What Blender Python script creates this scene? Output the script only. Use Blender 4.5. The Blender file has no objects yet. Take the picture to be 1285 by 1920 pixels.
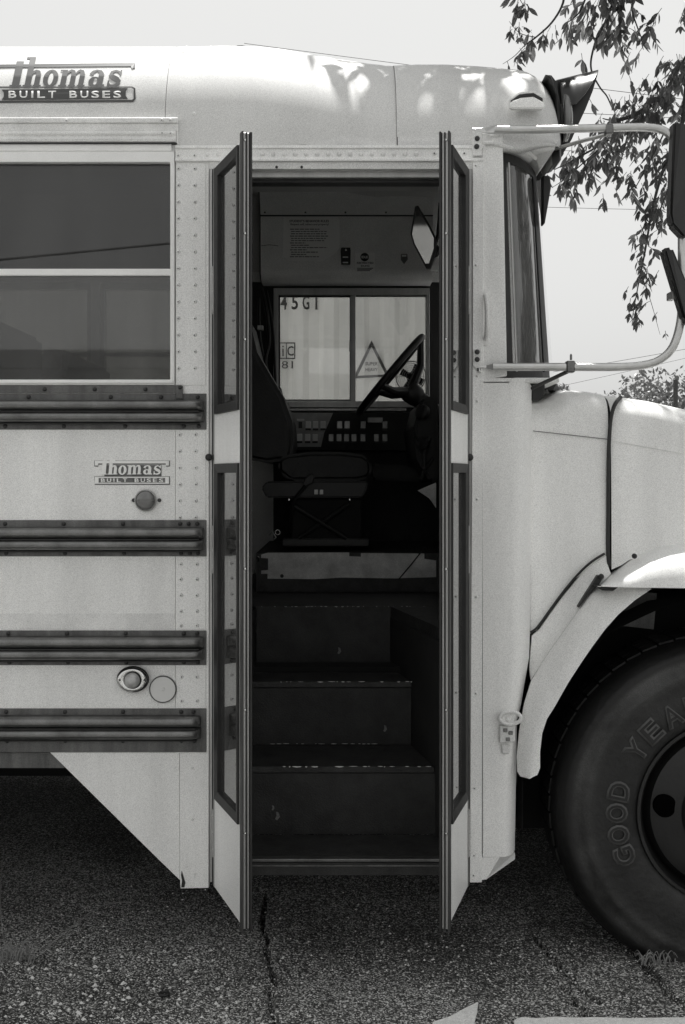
import bpy, bmesh, math, random
from mathutils import Vector, Matrix
random.seed(7)
R = math.radians
scene = bpy.context.scene
# ---------------------------------------------------------------- camera, sky, sun, exposure
F, HY, CX, D, CZ = 2176.0, 890.0, 642.5, 3.4, 1.4375     # focal length in photo pixels, horizon row, centre column, distance, eye height
cam_d = bpy.data.cameras.new('camera'); cam = bpy.data.objects.new('camera', cam_d)
scene.collection.objects.link(cam); scene.camera = cam
cam.location = (0, -D, CZ); cam.rotation_euler = (R(90), 0, 0)
cam_d.sensor_fit = 'VERTICAL'; cam_d.sensor_height = 36; cam_d.lens = 36*F/1920
cam_d.shift_y = -(960-HY)/1920
cam_d.clip_start = .05; cam_d.clip_end = 2000
SUN_EL, SUN_AZ = 73, 8        # elevation; degrees from +Y towards +X (the sun stands behind the bus)
w = bpy.data.worlds.new('World'); scene.world = w; w.use_nodes = True
nt = w.node_tree; nt.nodes.clear()
sky = nt.nodes.new('ShaderNodeTexSky'); sky.sky_type = 'NISHITA'; sky.sun_disc = False
sky.sun_elevation = R(SUN_EL); sky.sun_rotation = R(SUN_AZ); sky.dust_density = 6; sky.air_density = 1.2
bw = nt.nodes.new('ShaderNodeRGBToBW'); mx = nt.nodes.new('ShaderNodeMix'); mx.data_type = 'RGBA'
mx.inputs[0].default_value = .8; mx.inputs[7].default_value = (2.3, 2.3, 2.26, 1)
bg = nt.nodes.new('ShaderNodeBackground'); bg.inputs[1].default_value = .15
wo = nt.nodes.new('ShaderNodeOutputWorld')
nt.links.new(sky.outputs[0], bw.inputs[0]); nt.links.new(bw.outputs[0], mx.inputs[6])
nt.links.new(mx.outputs[2], bg.inputs[0]); nt.links.new(bg.outputs[0], wo.inputs[0])
sl = bpy.data.lights.new('sun', 'SUN'); sl.energy = 3.3; sl.angle = R(.6); sl.color = (1, .99, .965)
sun = bpy.data.objects.new('sun', sl); scene.collection.objects.link(sun)
sd = Vector((math.sin(R(SUN_AZ))*math.cos(R(SUN_EL)), math.cos(R(SUN_AZ))*math.cos(R(SUN_EL)), math.sin(R(SUN_EL))))
sun.rotation_euler = sd.to_track_quat('Z', 'Y').to_euler()
scene.view_settings.view_transform = 'Standard'; scene.view_settings.look = 'None'
scene.view_settings.exposure = 1.04; scene.view_settings.gamma = 1
scene.render.engine = 'CYCLES'
scene.cycles.max_bounces = 10; scene.cycles.diffuse_bounces = 5; scene.cycles.glossy_bounces = 5
scene.cycles.transmission_bounces = 8; scene.cycles.transparent_max_bounces = 24
scene.cycles.caustics_reflective = False; scene.cycles.caustics_refractive = False

# ---------------------------------------------------------------- helpers
COL = scene.collection
WO = {}
def W(px, py, Y=0.0):
    d = D+Y
    return Vector(((px-CX)/F*d, Y, CZ-(py-HY)/F*d))
def WX(px, Y=0.0): return (px-CX)/F*(D+Y)
def WZ(py, Y=0.0): return CZ-(py-HY)/F*(D+Y)
def s1(px, Y=0.0): return px/F*(D+Y)

def grey(v): return (v, v, v*.985, 1)
MATS = {}
def mat(name, v, rough=.6, metal=0.0, var=.0, scale=8, bump=0.0, bscale=60, spec=.5, coat=0.0, streak=False, v2=None, fine=0.0):
    m = bpy.data.materials.new(name); m.use_nodes = True; MATS[name] = m
    n = m.node_tree; b = n.nodes['Principled BSDF']
    b.inputs['Base Color'].default_value = grey(v); b.inputs['Roughness'].default_value = rough
    b.inputs['Metallic'].default_value = metal; b.inputs['Specular IOR Level'].default_value = spec
    if coat: b.inputs['Coat Weight'].default_value = coat; b.inputs['Coat Roughness'].default_value = .15
    g = n.nodes.new('ShaderNodeNewGeometry'); of = n.nodes.new('ShaderNodeMapping'); of.inputs['Location'].default_value = (.3717, .6131, .2893); of.inputs['Rotation'].default_value = (.31, .23, .17)
    n.links.new(g.outputs['Position'], of.inputs[0]); pos = of.outputs[0]
    if var or v2 is not None or fine:
        mp = n.nodes.new('ShaderNodeMapping'); n.links.new(pos, mp.inputs[0])
        mp.inputs['Scale'].default_value = (1, 1, .12) if streak else (1, 1, 1)
        if streak: n.links.new(g.outputs['Position'], mp.inputs[0])
        t = n.nodes.new('ShaderNodeTexNoise'); t.inputs['Scale'].default_value = scale; t.inputs['Detail'].default_value = 7
        t.inputs['Roughness'].default_value = .65
        n.links.new(mp.outputs[0], t.inputs[0])
        r = n.nodes.new('ShaderNodeValToRGB'); r.color_ramp.elements[0].position = .32; r.color_ramp.elements[1].position = .68
        lo = v*(1-var) if v2 is None else v2
        r.color_ramp.elements[0].color = grey(lo); r.color_ramp.elements[1].color = grey(min(1, v*(1+var*.5)) if v2 is None else v)
        n.links.new(t.outputs[0], r.inputs[0]); out = r.outputs[0]
        if fine:
            t3 = n.nodes.new('ShaderNodeTexNoise'); t3.inputs['Scale'].default_value = 420; t3.inputs['Detail'].default_value = 2
            n.links.new(pos, t3.inputs[0])
            mr = n.nodes.new('ShaderNodeMapRange'); mr.inputs[1].default_value = .3; mr.inputs[2].default_value = .7
            mr.inputs[3].default_value = 1-fine; mr.inputs[4].default_value = 1+fine
            n.links.new(t3.outputs[0], mr.inputs[0])
            mm = n.nodes.new('ShaderNodeVectorMath'); mm.operation = 'SCALE'
            n.links.new(out, mm.inputs[0]); n.links.new(mr.outputs[0], mm.inputs['Scale']); out = mm.outputs[0]
        n.links.new(out, b.inputs['Base Color'])
    if bump:
        t2 = n.nodes.new('ShaderNodeTexNoise'); t2.inputs['Scale'].default_value = bscale; t2.inputs['Detail'].default_value = 4
        n.links.new(pos, t2.inputs[0]); bp = n.nodes.new('ShaderNodeBump'); bp.inputs['Strength'].default_value = bump
        bp.inputs['Distance'].default_value = .01; n.links.new(t2.outputs[0], bp.inputs['Height'])
        n.links.new(bp.outputs[0], b.inputs['Normal'])
    return m
PAINT = mat('bus_paint', .89, .42, var=.12, scale=6, streak=True, bump=.05, bscale=5, fine=.2)
ROOFP = mat('roof_paint_weathered', .68, .55, var=.10, scale=4, streak=True, bump=.05, bscale=6, fine=.2, spec=.35)
PAINTW = mat('bus_paint_worn', .80, .5, var=.14, scale=9, bump=.08, bscale=40, fine=.2)
WHITE = mat('white_window_frame', .92, .4, var=.05, fine=.05)
RAIL = mat('black_rail_paint', .20, .33, metal=.8, var=.35, scale=14, bump=.12, bscale=50, fine=.15)
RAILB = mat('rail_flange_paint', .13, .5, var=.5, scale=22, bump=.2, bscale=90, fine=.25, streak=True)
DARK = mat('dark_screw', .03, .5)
RUB = mat('black_rubber', .022, .55, var=.4, scale=20, bump=.1)
RUBG = mat('greying_rubber', .045, .5, var=.5, scale=30, bump=.15, streak=True)
ALU = mat('door_aluminium', .50, .38, metal=.45, var=.25, scale=16, streak=True, fine=.1)
CHROME = mat('chrome', .75, .16, metal=1)
TUBE = mat('mirror_arm_steel', .62, .28, metal=.75, var=.12, scale=30)
BLACK = mat('black_plastic', .012, .45, var=.3, scale=12)
VISOR = mat('black_warning_light_visor', .014, .32)
SEATM = mat('seat_vinyl', .016, .55, var=.4, scale=10, bump=.2, bscale=120)
STEP = mat('step_tread_rubber', .045, .55, var=.55, scale=16, bump=.3, bscale=160, fine=.3)
RISER = mat('step_riser_paint', .036, .6, var=.5, scale=10, bump=.25, bscale=200, fine=.3)
CHIP = mat('bare_chipped_edge', .85, .5)
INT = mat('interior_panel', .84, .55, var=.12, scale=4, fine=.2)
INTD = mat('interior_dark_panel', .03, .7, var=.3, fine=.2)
CEIL = mat('interior_ceiling', .75, .6, var=.1)
KICK = mat('scuffed_metal_sheet', .85, .5, metal=.1, var=.45, scale=9, fine=.2, v2=.45)
PAPER = mat('paper_sticker', .98, .6, var=.06)
PAPER2 = mat('white_sticker', .97, .6)
INK = mat('black_ink', .02, .6)
INKG = mat('faded_ink', .10, .6)
DECAL = mat('dark_decal', .035, .5, var=.2, scale=60)
TYRE = mat('tyre_rubber', .024, .6, scale=5, bump=.4, bscale=45, fine=.4, v2=.004)
n = TYRE.node_tree; tc = n.nodes.new('ShaderNodeTexCoord'); sx = n.nodes.new('ShaderNodeVectorMath'); sx.operation = 'MULTIPLY'; sx.inputs[1].default_value = (1, 0, 1)
ln = n.nodes.new('ShaderNodeVectorMath'); ln.operation = 'LENGTH'; n.links.new(tc.outputs['Object'], sx.inputs[0]); n.links.new(sx.outputs[0], ln.inputs[0])
wr_ = n.nodes.new('ShaderNodeValToRGB'); e = wr_.color_ramp.elements; e[0].position = .395; e[0].color = (1, 1, 1, 1); e[1].position = .50; e[1].color = (.12, .12, .12, 1)
for p_, v_ in ((.425, 2.6), (.455, 2.9), (.470, .4)):
    x = e.new(p_); x.color = (v_, v_, v_, 1)
n.links.new(ln.outputs['Value'], wr_.inputs[0])
mm = n.nodes.new('ShaderNodeVectorMath'); mm.operation = 'MULTIPLY'; b_ = n.nodes['Principled BSDF']
n.links.new(b_.inputs['Base Color'].links[0].from_socket, mm.inputs[0]); n.links.new(wr_.outputs[0], mm.inputs[1]); n.links.new(mm.outputs[0], b_.inputs['Base Color'])
HOLE2 = mat('tyre_letter_face', .012, .6, var=.4, scale=40)
TYREL = mat('tyre_lettering', .09, .6, var=.3, scale=30)
RIMM = mat('wheel_black_paint', .009, .5, var=.4, scale=9, bump=.1)
HOLE_SHADE = mat('hole_shade_black', .002, 1, spec=0)
UNDER = mat('underbody_black', .012, .85, var=.3)
CONT = mat('container_paint', .85, .55, var=.18, scale=2.2, streak=True, bump=.1, bscale=9)
CONTD = mat('container_marking', .04, .6, var=.3, scale=50)
LENS = mat('amber_lens', .16, .2, spec=.8, var=.2, scale=60, coat=.5)
LENSC = mat('clear_lens', .45, .12, spec=.8, coat=.7, var=.3, scale=50)
BARK = mat('bark', .06, .85, var=.4, scale=20, bump=.6)
SWITCH = mat('pale_switch', .95, .45)
PANEL_LIT = mat('switch_panel_lit_face', .5, .5, var=.2, scale=30)
WIREM = mat('wire_black', .03, .6)
BRICK = mat('far_wall_render', .38, .8, var=.1, scale=2)
DARKB = mat('far_roof', .09, .8, var=.2)
GRASSM = mat('dry_grass', .30, .7, var=.4, scale=30)

def leafmat(name, lo, hi, trans=.35):
    m = bpy.data.materials.new(name); m.use_nodes = True; n = m.node_tree; n.nodes.clear()
    oi = n.nodes.new('ShaderNodeObjectInfo'); g = n.nodes.new('ShaderNodeNewGeometry')
    t = n.nodes.new('ShaderNodeTexNoise'); t.inputs['Scale'].default_value = 6; n.links.new(g.outputs['Position'], t.inputs[0])
    ad = n.nodes.new('ShaderNodeMath'); ad.operation = 'ADD'
    n.links.new(oi.outputs['Random'], ad.inputs[0]); n.links.new(t.outputs[0], ad.inputs[1])
    r = n.nodes.new('ShaderNodeMapRange'); r.inputs[1].default_value = .3; r.inputs[2].default_value = 1.5
    r.inputs[3].default_value = lo; r.inputs[4].default_value = hi
    n.links.new(ad.outputs[0], r.inputs[0])
    cb = n.nodes.new('ShaderNodeCombineColor')
    for i in range(3): n.links.new(r.outputs[0], cb.inputs[i])
    p = n.nodes.new('ShaderNodeBsdfPrincipled'); p.inputs['Roughness'].default_value = .45
    tr = n.nodes.new('ShaderNodeBsdfTranslucent'); ms = n.nodes.new('ShaderNodeMixShader'); ms.inputs[0].default_value = trans
    n.links.new(cb.outputs[0], p.inputs['Base Color']); n.links.new(cb.outputs[0], tr.inputs[0])
    n.links.new(p.outputs[0], ms.inputs[1]); n.links.new(tr.outputs[0], ms.inputs[2])
    o = n.nodes.new('ShaderNodeOutputMaterial'); n.links.new(ms.outputs[0], o.inputs[0])
    MATS[name] = m; return m
LEAF = leafmat('leaf', .06, .42, .45)
LEAFF = leafmat('far_leaf', .09, .22, .25)

def glass(name, tint, refl_rough=.02, dust=.0, ior=1.5, dustv=.5):
    m = bpy.data.materials.new(name); m.use_nodes = True; n = m.node_tree; n.nodes.clear()
    tr = n.nodes.new('ShaderNodeBsdfTransparent'); tr.inputs[0].default_value = grey(tint)
    gl = n.nodes.new('ShaderNodeBsdfGlossy'); gl.inputs[0].default_value = (1, 1, 1, 1); gl.inputs['Roughness'].default_value = refl_rough
    fr = n.nodes.new('ShaderNodeFresnel'); fr.inputs[0].default_value = ior
    mu = n.nodes.new('ShaderNodeMath'); mu.operation = 'MULTIPLY'; mu.inputs[1].default_value = 1.6; mu.use_clamp = True
    n.links.new(fr.outputs[0], mu.inputs[0])
    ms = n.nodes.new('ShaderNodeMixShader'); n.links.new(mu.outputs[0], ms.inputs[0])
    n.links.new(tr.outputs[0], ms.inputs[1]); n.links.new(gl.outputs[0], ms.inputs[2]); last = ms.outputs[0]
    if dust:
        g = n.nodes.new('ShaderNodeNewGeometry'); mp = n.nodes.new('ShaderNodeMapping'); mp.inputs['Scale'].default_value = (1, 1, .35)
        n.links.new(g.outputs['Position'], mp.inputs[0])
        t = n.nodes.new('ShaderNodeTexNoise'); t.inputs['Scale'].default_value = 7; t.inputs['Detail'].default_value = 6
        n.links.new(mp.outputs[0], t.inputs[0])
        r = n.nodes.new('ShaderNodeMapRange'); r.inputs[1].default_value = .3; r.inputs[2].default_value = .7
        r.inputs[3].default_value = dust*.6; r.inputs[4].default_value = dust*1.3
        n.links.new(t.outputs[0], r.inputs[0])
        df = n.nodes.new('ShaderNodeBsdfDiffuse'); df.inputs[0].default_value = grey(dustv)
        m2 = n.nodes.new('ShaderNodeMixShader'); n.links.new(r.outputs[0], m2.inputs[0])
        n.links.new(last, m2.inputs[1]); n.links.new(df.outputs[0], m2.inputs[2]); last = m2.outputs[0]
    o = n.nodes.new('ShaderNodeOutputMaterial'); n.links.new(last, o.inputs[0]); return m
G_SIDE = glass('tinted_side_glass', .22, .01, .07)
G_SIDE2 = glass('dusty_lower_side_glass', .55, .02, .12)
G_DOOR = glass('door_glass', .42, .02, .05)
G_FAR = glass('dusty_driver_window_glass', .9, .02, .10, dustv=.7)
G_WIND = glass('windshield_glass', .75, .01, .12)
G_MIR = mat('mirror_glass', .38, .06, metal=1)

class MB:
    def __init__(s): s.bm = bmesh.new()
    def box(s, x0, x1, y0, y1, z0, z1):
        v = [s.bm.verts.new(p) for p in ((x0,y0,z0),(x1,y0,z0),(x1,y1,z0),(x0,y1,z0),(x0,y0,z1),(x1,y0,z1),(x1,y1,z1),(x0,y1,z1))]
        for f in ((0,3,2,1),(4,5,6,7),(0,1,5,4),(1,2,6,5),(2,3,7,6),(3,0,4,7)): s.bm.faces.new([v[i] for i in f])
        return s
    def pbox(s, a, b, c, d, y0, y1):      # photo rectangle a..c columns, b..d rows taken at depth y0
        return s.box(WX(a, y0), WX(c, y0), y0, y1, WZ(d, y0), WZ(b, y0))
    def prism(s, pts, ext):               # pts: 3D front polygon, ext: vector or list of back points
        back = [Vector(p)+Vector(ext) for p in pts] if not isinstance(ext, list) else ext
        a = [s.bm.verts.new(p) for p in pts]; b = [s.bm.verts.new(p) for p in back]
        n = len(pts)
        s.bm.faces.new(a); s.bm.faces.new(b[::-1])
        for i in range(n): s.bm.faces.new((a[i], b[i], b[(i+1) % n], a[(i+1) % n]))
        return s
    def pprism(s, pp, y0, y1): return s.prism([W(x, y, y0) for x, y in pp], (0, y1-y0, 0))
    def ring(s, O, I, ext):               # outer and inner loops (same count) extruded
        n = len(O); e = Vector(ext)
        L = [[s.bm.verts.new(Vector(p)+k) for p in q] for q, k in ((O, Vector()), (I, Vector()), (O, e), (I, e))]
        for i in range(n):
            j = (i+1) % n
            s.bm.faces.new((L[0][i], L[0][j], L[1][j], L[1][i])); s.bm.faces.new((L[2][j], L[2][i], L[3][i], L[3][j]))
            s.bm.faces.new((L[0][j], L[0][i], L[2][i], L[2][j])); s.bm.faces.new((L[1][i], L[1][j], L[3][j], L[3][i]))
        return s
    def pring(s, o, i, y0, y1):           # photo rectangles
        q = lambda r: [W(r[0], r[1], y0), W(r[2], r[1], y0), W(r[2], r[3], y0), W(r[0], r[3], y0)]
        return s.ring(q(o), q(i), (0, y1-y0, 0))
    def tube(s, pts, r, n=10, closed=False):
        pts = [Vector(p) for p in pts]; rs = r if isinstance(r, (list, tuple)) else [r]*len(pts)
        rings = []; prev = None; m = len(pts)
        for i, p in enumerate(pts):
            if closed: t = pts[(i+1) % m]-pts[i-1]
            else: t = pts[min(i+1, m-1)]-pts[max(i-1, 0)]
            t.normalize()
            if prev is None:
                a = Vector((0, 0, 1)) if abs(t.z) < .9 else Vector((0, 1, 0))
                u = t.cross(a).normalized()
            else: u = (prev-t*prev.dot(t)).normalized()
            prev = u; v = t.cross(u)
            rings.append([s.bm.verts.new(p+(u*math.cos(2*math.pi*k/n)+v*math.sin(2*math.pi*k/n))*rs[i]) for k in range(n)])
        for i in range(m if closed else m-1):
            A, B = rings[i], rings[(i+1) % m]
            for k in range(n): s.bm.faces.new((A[k], A[(k+1) % n], B[(k+1) % n], B[k]))
        if not closed:
            s.bm.faces.new(rings[0][::-1]); s.bm.faces.new(rings[-1])
        return s
    def lathe(s, c, axis, prof, n=24, cap=True):   # prof: (radius, height along axis)
        c = Vector(c); ax = Vector(axis).normalized(); a = Vector((0, 0, 1)) if abs(ax.z) < .9 else Vector((1, 0, 0))
        u = ax.cross(a).normalized(); v = ax.cross(u)
        rings = []
        for (r, h) in prof:
            if r < 1e-6: rings.append([s.bm.verts.new(c+ax*h)])
            else: rings.append([s.bm.verts.new(c+ax*h+(u*math.cos(2*math.pi*k/n)+v*math.sin(2*math.pi*k/n))*r) for k in range(n)])
        for A, B in zip(rings, rings[1:]):
            for k in range(n):
                k2 = (k+1) % n
                if len(A) == 1 and len(B) == 1: break
                if len(A) == 1: s.bm.faces.new((A[0], B[k], B[k2]))
                elif len(B) == 1: s.bm.faces.new((A[k], B[0], A[k2]))
                else: s.bm.faces.new((A[k], B[k], B[k2], A[k2]))
        if cap:
            if len(rings[0]) > 1: s.bm.faces.new(rings[0])
            if len(rings[-1]) > 1: s.bm.faces.new(rings[-1][::-1])
        return s
    def grid(s, rows, close=False):
        V = [[s.bm.verts.new(p) for p in r] for r in rows]
        for a, b in zip(V, V[1:]):
            for i in range(len(a)-1): s.bm.faces.new((a[i], a[i+1], b[i+1], b[i]))
        return V
    def mesh(s, name, m, smooth=False, bevel=0, seg=1, centre=True, origin=None):
        bm = s.bm
        bmesh.ops.recalc_face_normals(bm, faces=bm.faces)
        if bevel:
            es = [e for e in bm.edges if e.is_manifold and e.calc_face_angle(0) > .6]
            bmesh.ops.bevel(bm, geom=es, offset=bevel, segments=seg, affect='EDGES', clamp_overlap=True)
        if smooth:
            for f in bm.faces: f.smooth = True
            if smooth != 'all':
                for e in bm.edges:
                    if e.is_manifold and e.calc_face_angle(0) > R(38): e.smooth = False
        if origin is None:
            if centre and bm.verts:
                xs = [v.co for v in bm.verts]
                origin = Vector([(min(p[i] for p in xs)+max(p[i] for p in xs))/2 for i in range(3)])
            else: origin = Vector()
        bmesh.ops.translate(bm, verts=bm.verts, vec=-origin)
        me = bpy.data.meshes.new(name); bm.to_mesh(me); bm.free(); me.materials.append(m)
        return me, origin
    def build(s, name, m, parent=None, smooth=False, bevel=0, seg=1, **props):
        me, o = s.mesh(name, m, smooth, bevel, seg)
        return link(name, me, o, parent, **props)
def link(name, me, origin, parent=None, rot=None, scale=None, **props):
    o = bpy.data.objects.new(name, me); COL.objects.link(o)
    WO[o.name] = Vector(origin)
    if parent: o.parent = parent; o.location = Vector(origin)-WO[parent.name]
    else: o.location = origin
    if rot: o.rotation_euler = rot
    if scale: o.scale = scale
    for k, v in props.items(): o[k] = v
    return o
def empty(name, loc, parent=None, **props):
    o = link(name, None, Vector(loc), parent, **props); o.empty_display_size = .1; return o
def near_edge_noise(x, s=1.0): return (math.sin(x*12.9898*s)*43758.5453) % 1.0

# text: glyph outlines of Blender's own font as flat, slightly raised meshes
def text_bm(txt, size, depth=.0008, bold=0.0, spacing=1.0):
    c = bpy.data.curves.new('t', 'FONT'); c.body = txt; c.size = size; c.extrude = depth; c.offset = bold
    c.align_x = 'CENTER'; c.align_y = 'CENTER'; c.space_character = spacing; c.resolution_u = 3
    o = bpy.data.objects.new('t', c); COL.objects.link(o)
    bpy.context.view_layer.update()
    me = bpy.data.meshes.new_from_object(o.evaluated_get(bpy.context.evaluated_depsgraph_get()))
    bpy.data.objects.remove(o); bpy.data.curves.remove(c)
    return me
def word(txt, px, py, Y, hpx, m, parent, wpx, bold=0.0, depth=.0006):
    """each character an object of its own, evenly pitched"""
    chars = [c for c in txt]; W_ = {' ': .9, 'I': .45, 'i': .3}
    ws = [W_.get(c, 1.0) for c in chars]; gap = .42; tot = sum(ws)+gap*(len(ws)-1); u = wpx/tot; x = px-wpx/2
    for c, wd in zip(chars, ws):
        if c != ' ': text(c, x+wd*u/2, py, Y, hpx, m, parent, 'lettering', wpx=(wd*u if c != 'I' else .26*u), bold=bold, depth=depth)
        x += (wd+gap)*u
def text(txt, px, py, Y, hpx, m, parent, name='lettering', wpx=None, bold=0.0, shear=0, depth=.0006, rot=0, **props):
    """centred on the photo position, hpx = cap height, wpx = total width (photo pixels), facing the camera side"""
    me = text_bm(txt, 1.0, 0.0, bold)
    xs = [v.co.x for v in me.vertices]; ys = [v.co.y for v in me.vertices]
    bx, by = (min(xs)+max(xs))/2, (min(ys)+max(ys))/2
    sy = s1(hpx, Y)/(max(ys)-min(ys)); sx = sy if wpx is None else s1(wpx, Y)/(max(xs)-min(xs))
    bm = bmesh.new(); bm.from_mesh(me); bpy.data.meshes.remove(me)
    for v in bm.verts:
        x, y = (v.co.x-bx)*sx, (v.co.y-by)*sy
        x += y*shear
        v.co = Vector((x*math.cos(rot)-y*math.sin(rot), 0, x*math.sin(rot)+y*math.cos(rot)))
    bmesh.ops.remove_doubles(bm, verts=bm.verts, dist=1e-6)
    r = bmesh.ops.extrude_face_region(bm, geom=list(bm.faces))
    bmesh.ops.translate(bm, verts=[e for e in r['geom'] if isinstance(e, bmesh.types.BMVert)], vec=(0, -depth, 0))
    bmesh.ops.recalc_face_normals(bm, faces=bm.faces)
    me2 = bpy.data.meshes.new(name); bm.to_mesh(me2); bm.free(); me2.materials.append(m)
    return link(name, me2, W(px, py, Y), parent, **props)

# ================================================================ GROUND
def crack_paths():
    C = []
    for pts in ([(498,1690),(495,1740),(503,1790),(512,1830),(505,1880),(517,1925)],
                [(1003,1750),(1030,1790),(1060,1825),(1085,1845),(1100,1862),(1125,1880)],
                [(1050,1845),(1075,1870),(1095,1900),(1115,1925)],
                [(1195,1790),(1225,1830),(1255,1862),(1300,1900)]):
        C.append([Vector((WX(px, 0)*0+(px-CX)*(CZ/(py-HY)), CZ*F/(py-HY)-D, 0)) for px, py in pts])
    return C
CR = crack_paths()
for c in CR:                                     # roughen
    pts = [c[0]]
    for a, b in zip(c, c[1:]):
        for k in range(1, 9):
            p = a.lerp(b, k/8); p.x += random.uniform(-.011, .011); p.y += random.uniform(-.007, .007); pts.append(p)
    c[:] = pts
def crack_depth(x, y):
    best = 9; wd = .01
    for i, c in enumerate(CR):
        ww = (.0075, .0055, .005, .011)[i]
        for a, b in zip(c, c[1:]):
            if abs(a.x-x) > .07 or abs(a.y-y) > .07: continue
            ab = b-a; t = max(0, min(1, ((x-a.x)*ab.x+(y-a.y)*ab.y)/max(1e-9, ab.x**2+ab.y**2)))
            d = math.hypot(x-a.x-ab.x*t, y-a.y-ab.y*t)/ww
            if d < best: best = d
    return -.034*min(1, max(0, (1.35-best)*1.3)) if best < 1.4 else 0
from mathutils import noise as MN
def gh(x, y):
    return .004*MN.noise(Vector((x*3, y*3, 0)))+.0022*MN.noise(Vector((x*45, y*45, 1)))
m = bpy.data.materials.new('asphalt'); m.use_nodes = True; n = m.node_tree; b = n.nodes['Principled BSDF']
b.inputs['Roughness'].default_value = .85
g = n.nodes.new('ShaderNodeNewGeometry')
def node(t, **k):
    q = n.nodes.new(t)
    for a, v in k.items(): setattr(q, a, v)
    return q
v1 = node('ShaderNodeTexVoronoi'); v1.inputs['Scale'].default_value = 235; v1.inputs['Randomness'].default_value = 1
v2 = node('ShaderNodeTexVoronoi'); v2.inputs['Scale'].default_value = 95
ns = node('ShaderNodeTexNoise'); ns.inputs['Scale'].default_value = 2.2; ns.inputs['Detail'].default_value = 8
n3 = node('ShaderNodeTexNoise'); n3.inputs['Scale'].default_value = 500
for q in (v1, v2, ns, n3): n.links.new(g.outputs['Position'], q.inputs['Vector'])
def sep(q):
    c = node('ShaderNodeSeparateColor'); n.links.new(q.outputs['Color'], c.inputs[0]); return c.outputs[0]
r1 = node('ShaderNodeValToRGB'); e = r1.color_ramp.elements
e[0].position = .0; e[0].color = grey(.008); e[1].position = 1; e[1].color = grey(1)
x = e.new(.5); x.color = grey(.06); x = e.new(.78); x.color = grey(.22); x = e.new(.93); x.color = grey(.55)
n.links.new(sep(v1), r1.inputs[0])
r2 = node('ShaderNodeValToRGB'); e = r2.color_ramp.elements
e[0].position = .0; e[0].color = grey(.55); e[1].position = 1; e[1].color = grey(1.0)
x = e.new(.86); x.color = grey(.62)
n.links.new(sep(v2), r2.inputs[0])
r3 = node('ShaderNodeMapRange'); r3.inputs[1].default_value = .3; r3.inputs[2].default_value = .7; r3.inputs[3].default_value = 2.0; r3.inputs[4].default_value = 4.0
n.links.new(ns.outputs[0], r3.inputs[0])
st_ = node('ShaderNodeTexNoise'); st_.inputs['Scale'].default_value = 1.3; st_.inputs['Detail'].default_value = 5; st_.inputs['Distortion'].default_value = .6
n.links.new(g.outputs['Position'], st_.inputs['Vector'])
r4 = node('ShaderNodeMapRange'); r4.inputs[1].default_value = .36; r4.inputs[2].default_value = .56; r4.inputs[3].default_value = .42; r4.inputs[4].default_value = 1.0
n.links.new(st_.outputs[0], r4.inputs[0])
m1 = node('ShaderNodeMix', data_type='RGBA', blend_type='MULTIPLY'); m1.inputs[0].default_value = 1
n.links.new(r1.outputs[0], m1.inputs[6]); n.links.new(r2.outputs[0], m1.inputs[7])
m2 = node('ShaderNodeVectorMath', operation='SCALE'); n.links.new(m1.outputs[2], m2.inputs[0]); mu_ = node('ShaderNodeMath', operation='MULTIPLY'); n.links.new(r3.outputs[0], mu_.inputs[0]); n.links.new(r4.outputs[0], mu_.inputs[1]); n.links.new(mu_.outputs[0], m2.inputs['Scale'])
mn_ = node('ShaderNodeVectorMath', operation='MINIMUM'); mn_.inputs[1].default_value = (.82, .82, .81); n.links.new(m2.outputs[0], mn_.inputs[0]); n.links.new(mn_.outputs[0], b.inputs['Base Color'])
bp = node('ShaderNodeBump'); bp.inputs['Strength'].default_value = 1.0; bp.inputs['Distance'].default_value = .006
n.links.new(v1.outputs['Distance'], bp.inputs['Height']); bp.invert = True
n.links.new(bp.outputs[0], b.inputs['Normal'])
ASPH = m
# one sheet: a fine patch in front of the bus that steps out to the horizon
xs = [-900, -200, -60, -20, -8, -4, -2.4]+[-1.7+i*.0036 for i in range(int(3.4/.0036)+1)]+[2.4, 4, 8, 20, 60, 200, 900]
ys = [-900, -200, -60, -20, -8, -4, -1.6]+[-.62+i*.0055 for i in range(int(.95/.0055)+1)]+[.6, 1.2, 2.4, 4, 8, 20, 60, 200, 900]
verts = []; faces = []
for j, y in enumerate(ys):
    for i, x in enumerate(xs):
        z = gh(x, y)+crack_depth(x, y) if (-1.72 < x < 1.72 and -.63 < y < .34) else 0
        verts.append((x, y, z))
nx = len(xs)
for j in range(len(ys)-1):
    for i in range(nx-1): faces.append((j*nx+i, j*nx+i+1, (j+1)*nx+i+1, (j+1)*nx+i))
me = bpy.data.meshes.new('ground'); me.from_pydata(verts, [], faces); me.materials.append(ASPH)
for p in me.polygons: p.use_smooth = True
link('ground', me, (0, 0, 0), None, kind='structure')

# ================================================================ BUS
BUS = empty('school_bus', (0, 1.2, 0), label='pale old school bus with its folding entrance doors standing open on the asphalt', category='bus')
XL = -5.2                                     # the body goes on to the left, out of the picture
YW = 2.40                                     # body width
TB = .035                                     # wall thickness
def bx(name, m, *a, parent=None, bevel=.0015, **k): return MB().box(*a).build(name, m, parent or BUS, bevel=bevel, **k)

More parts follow.
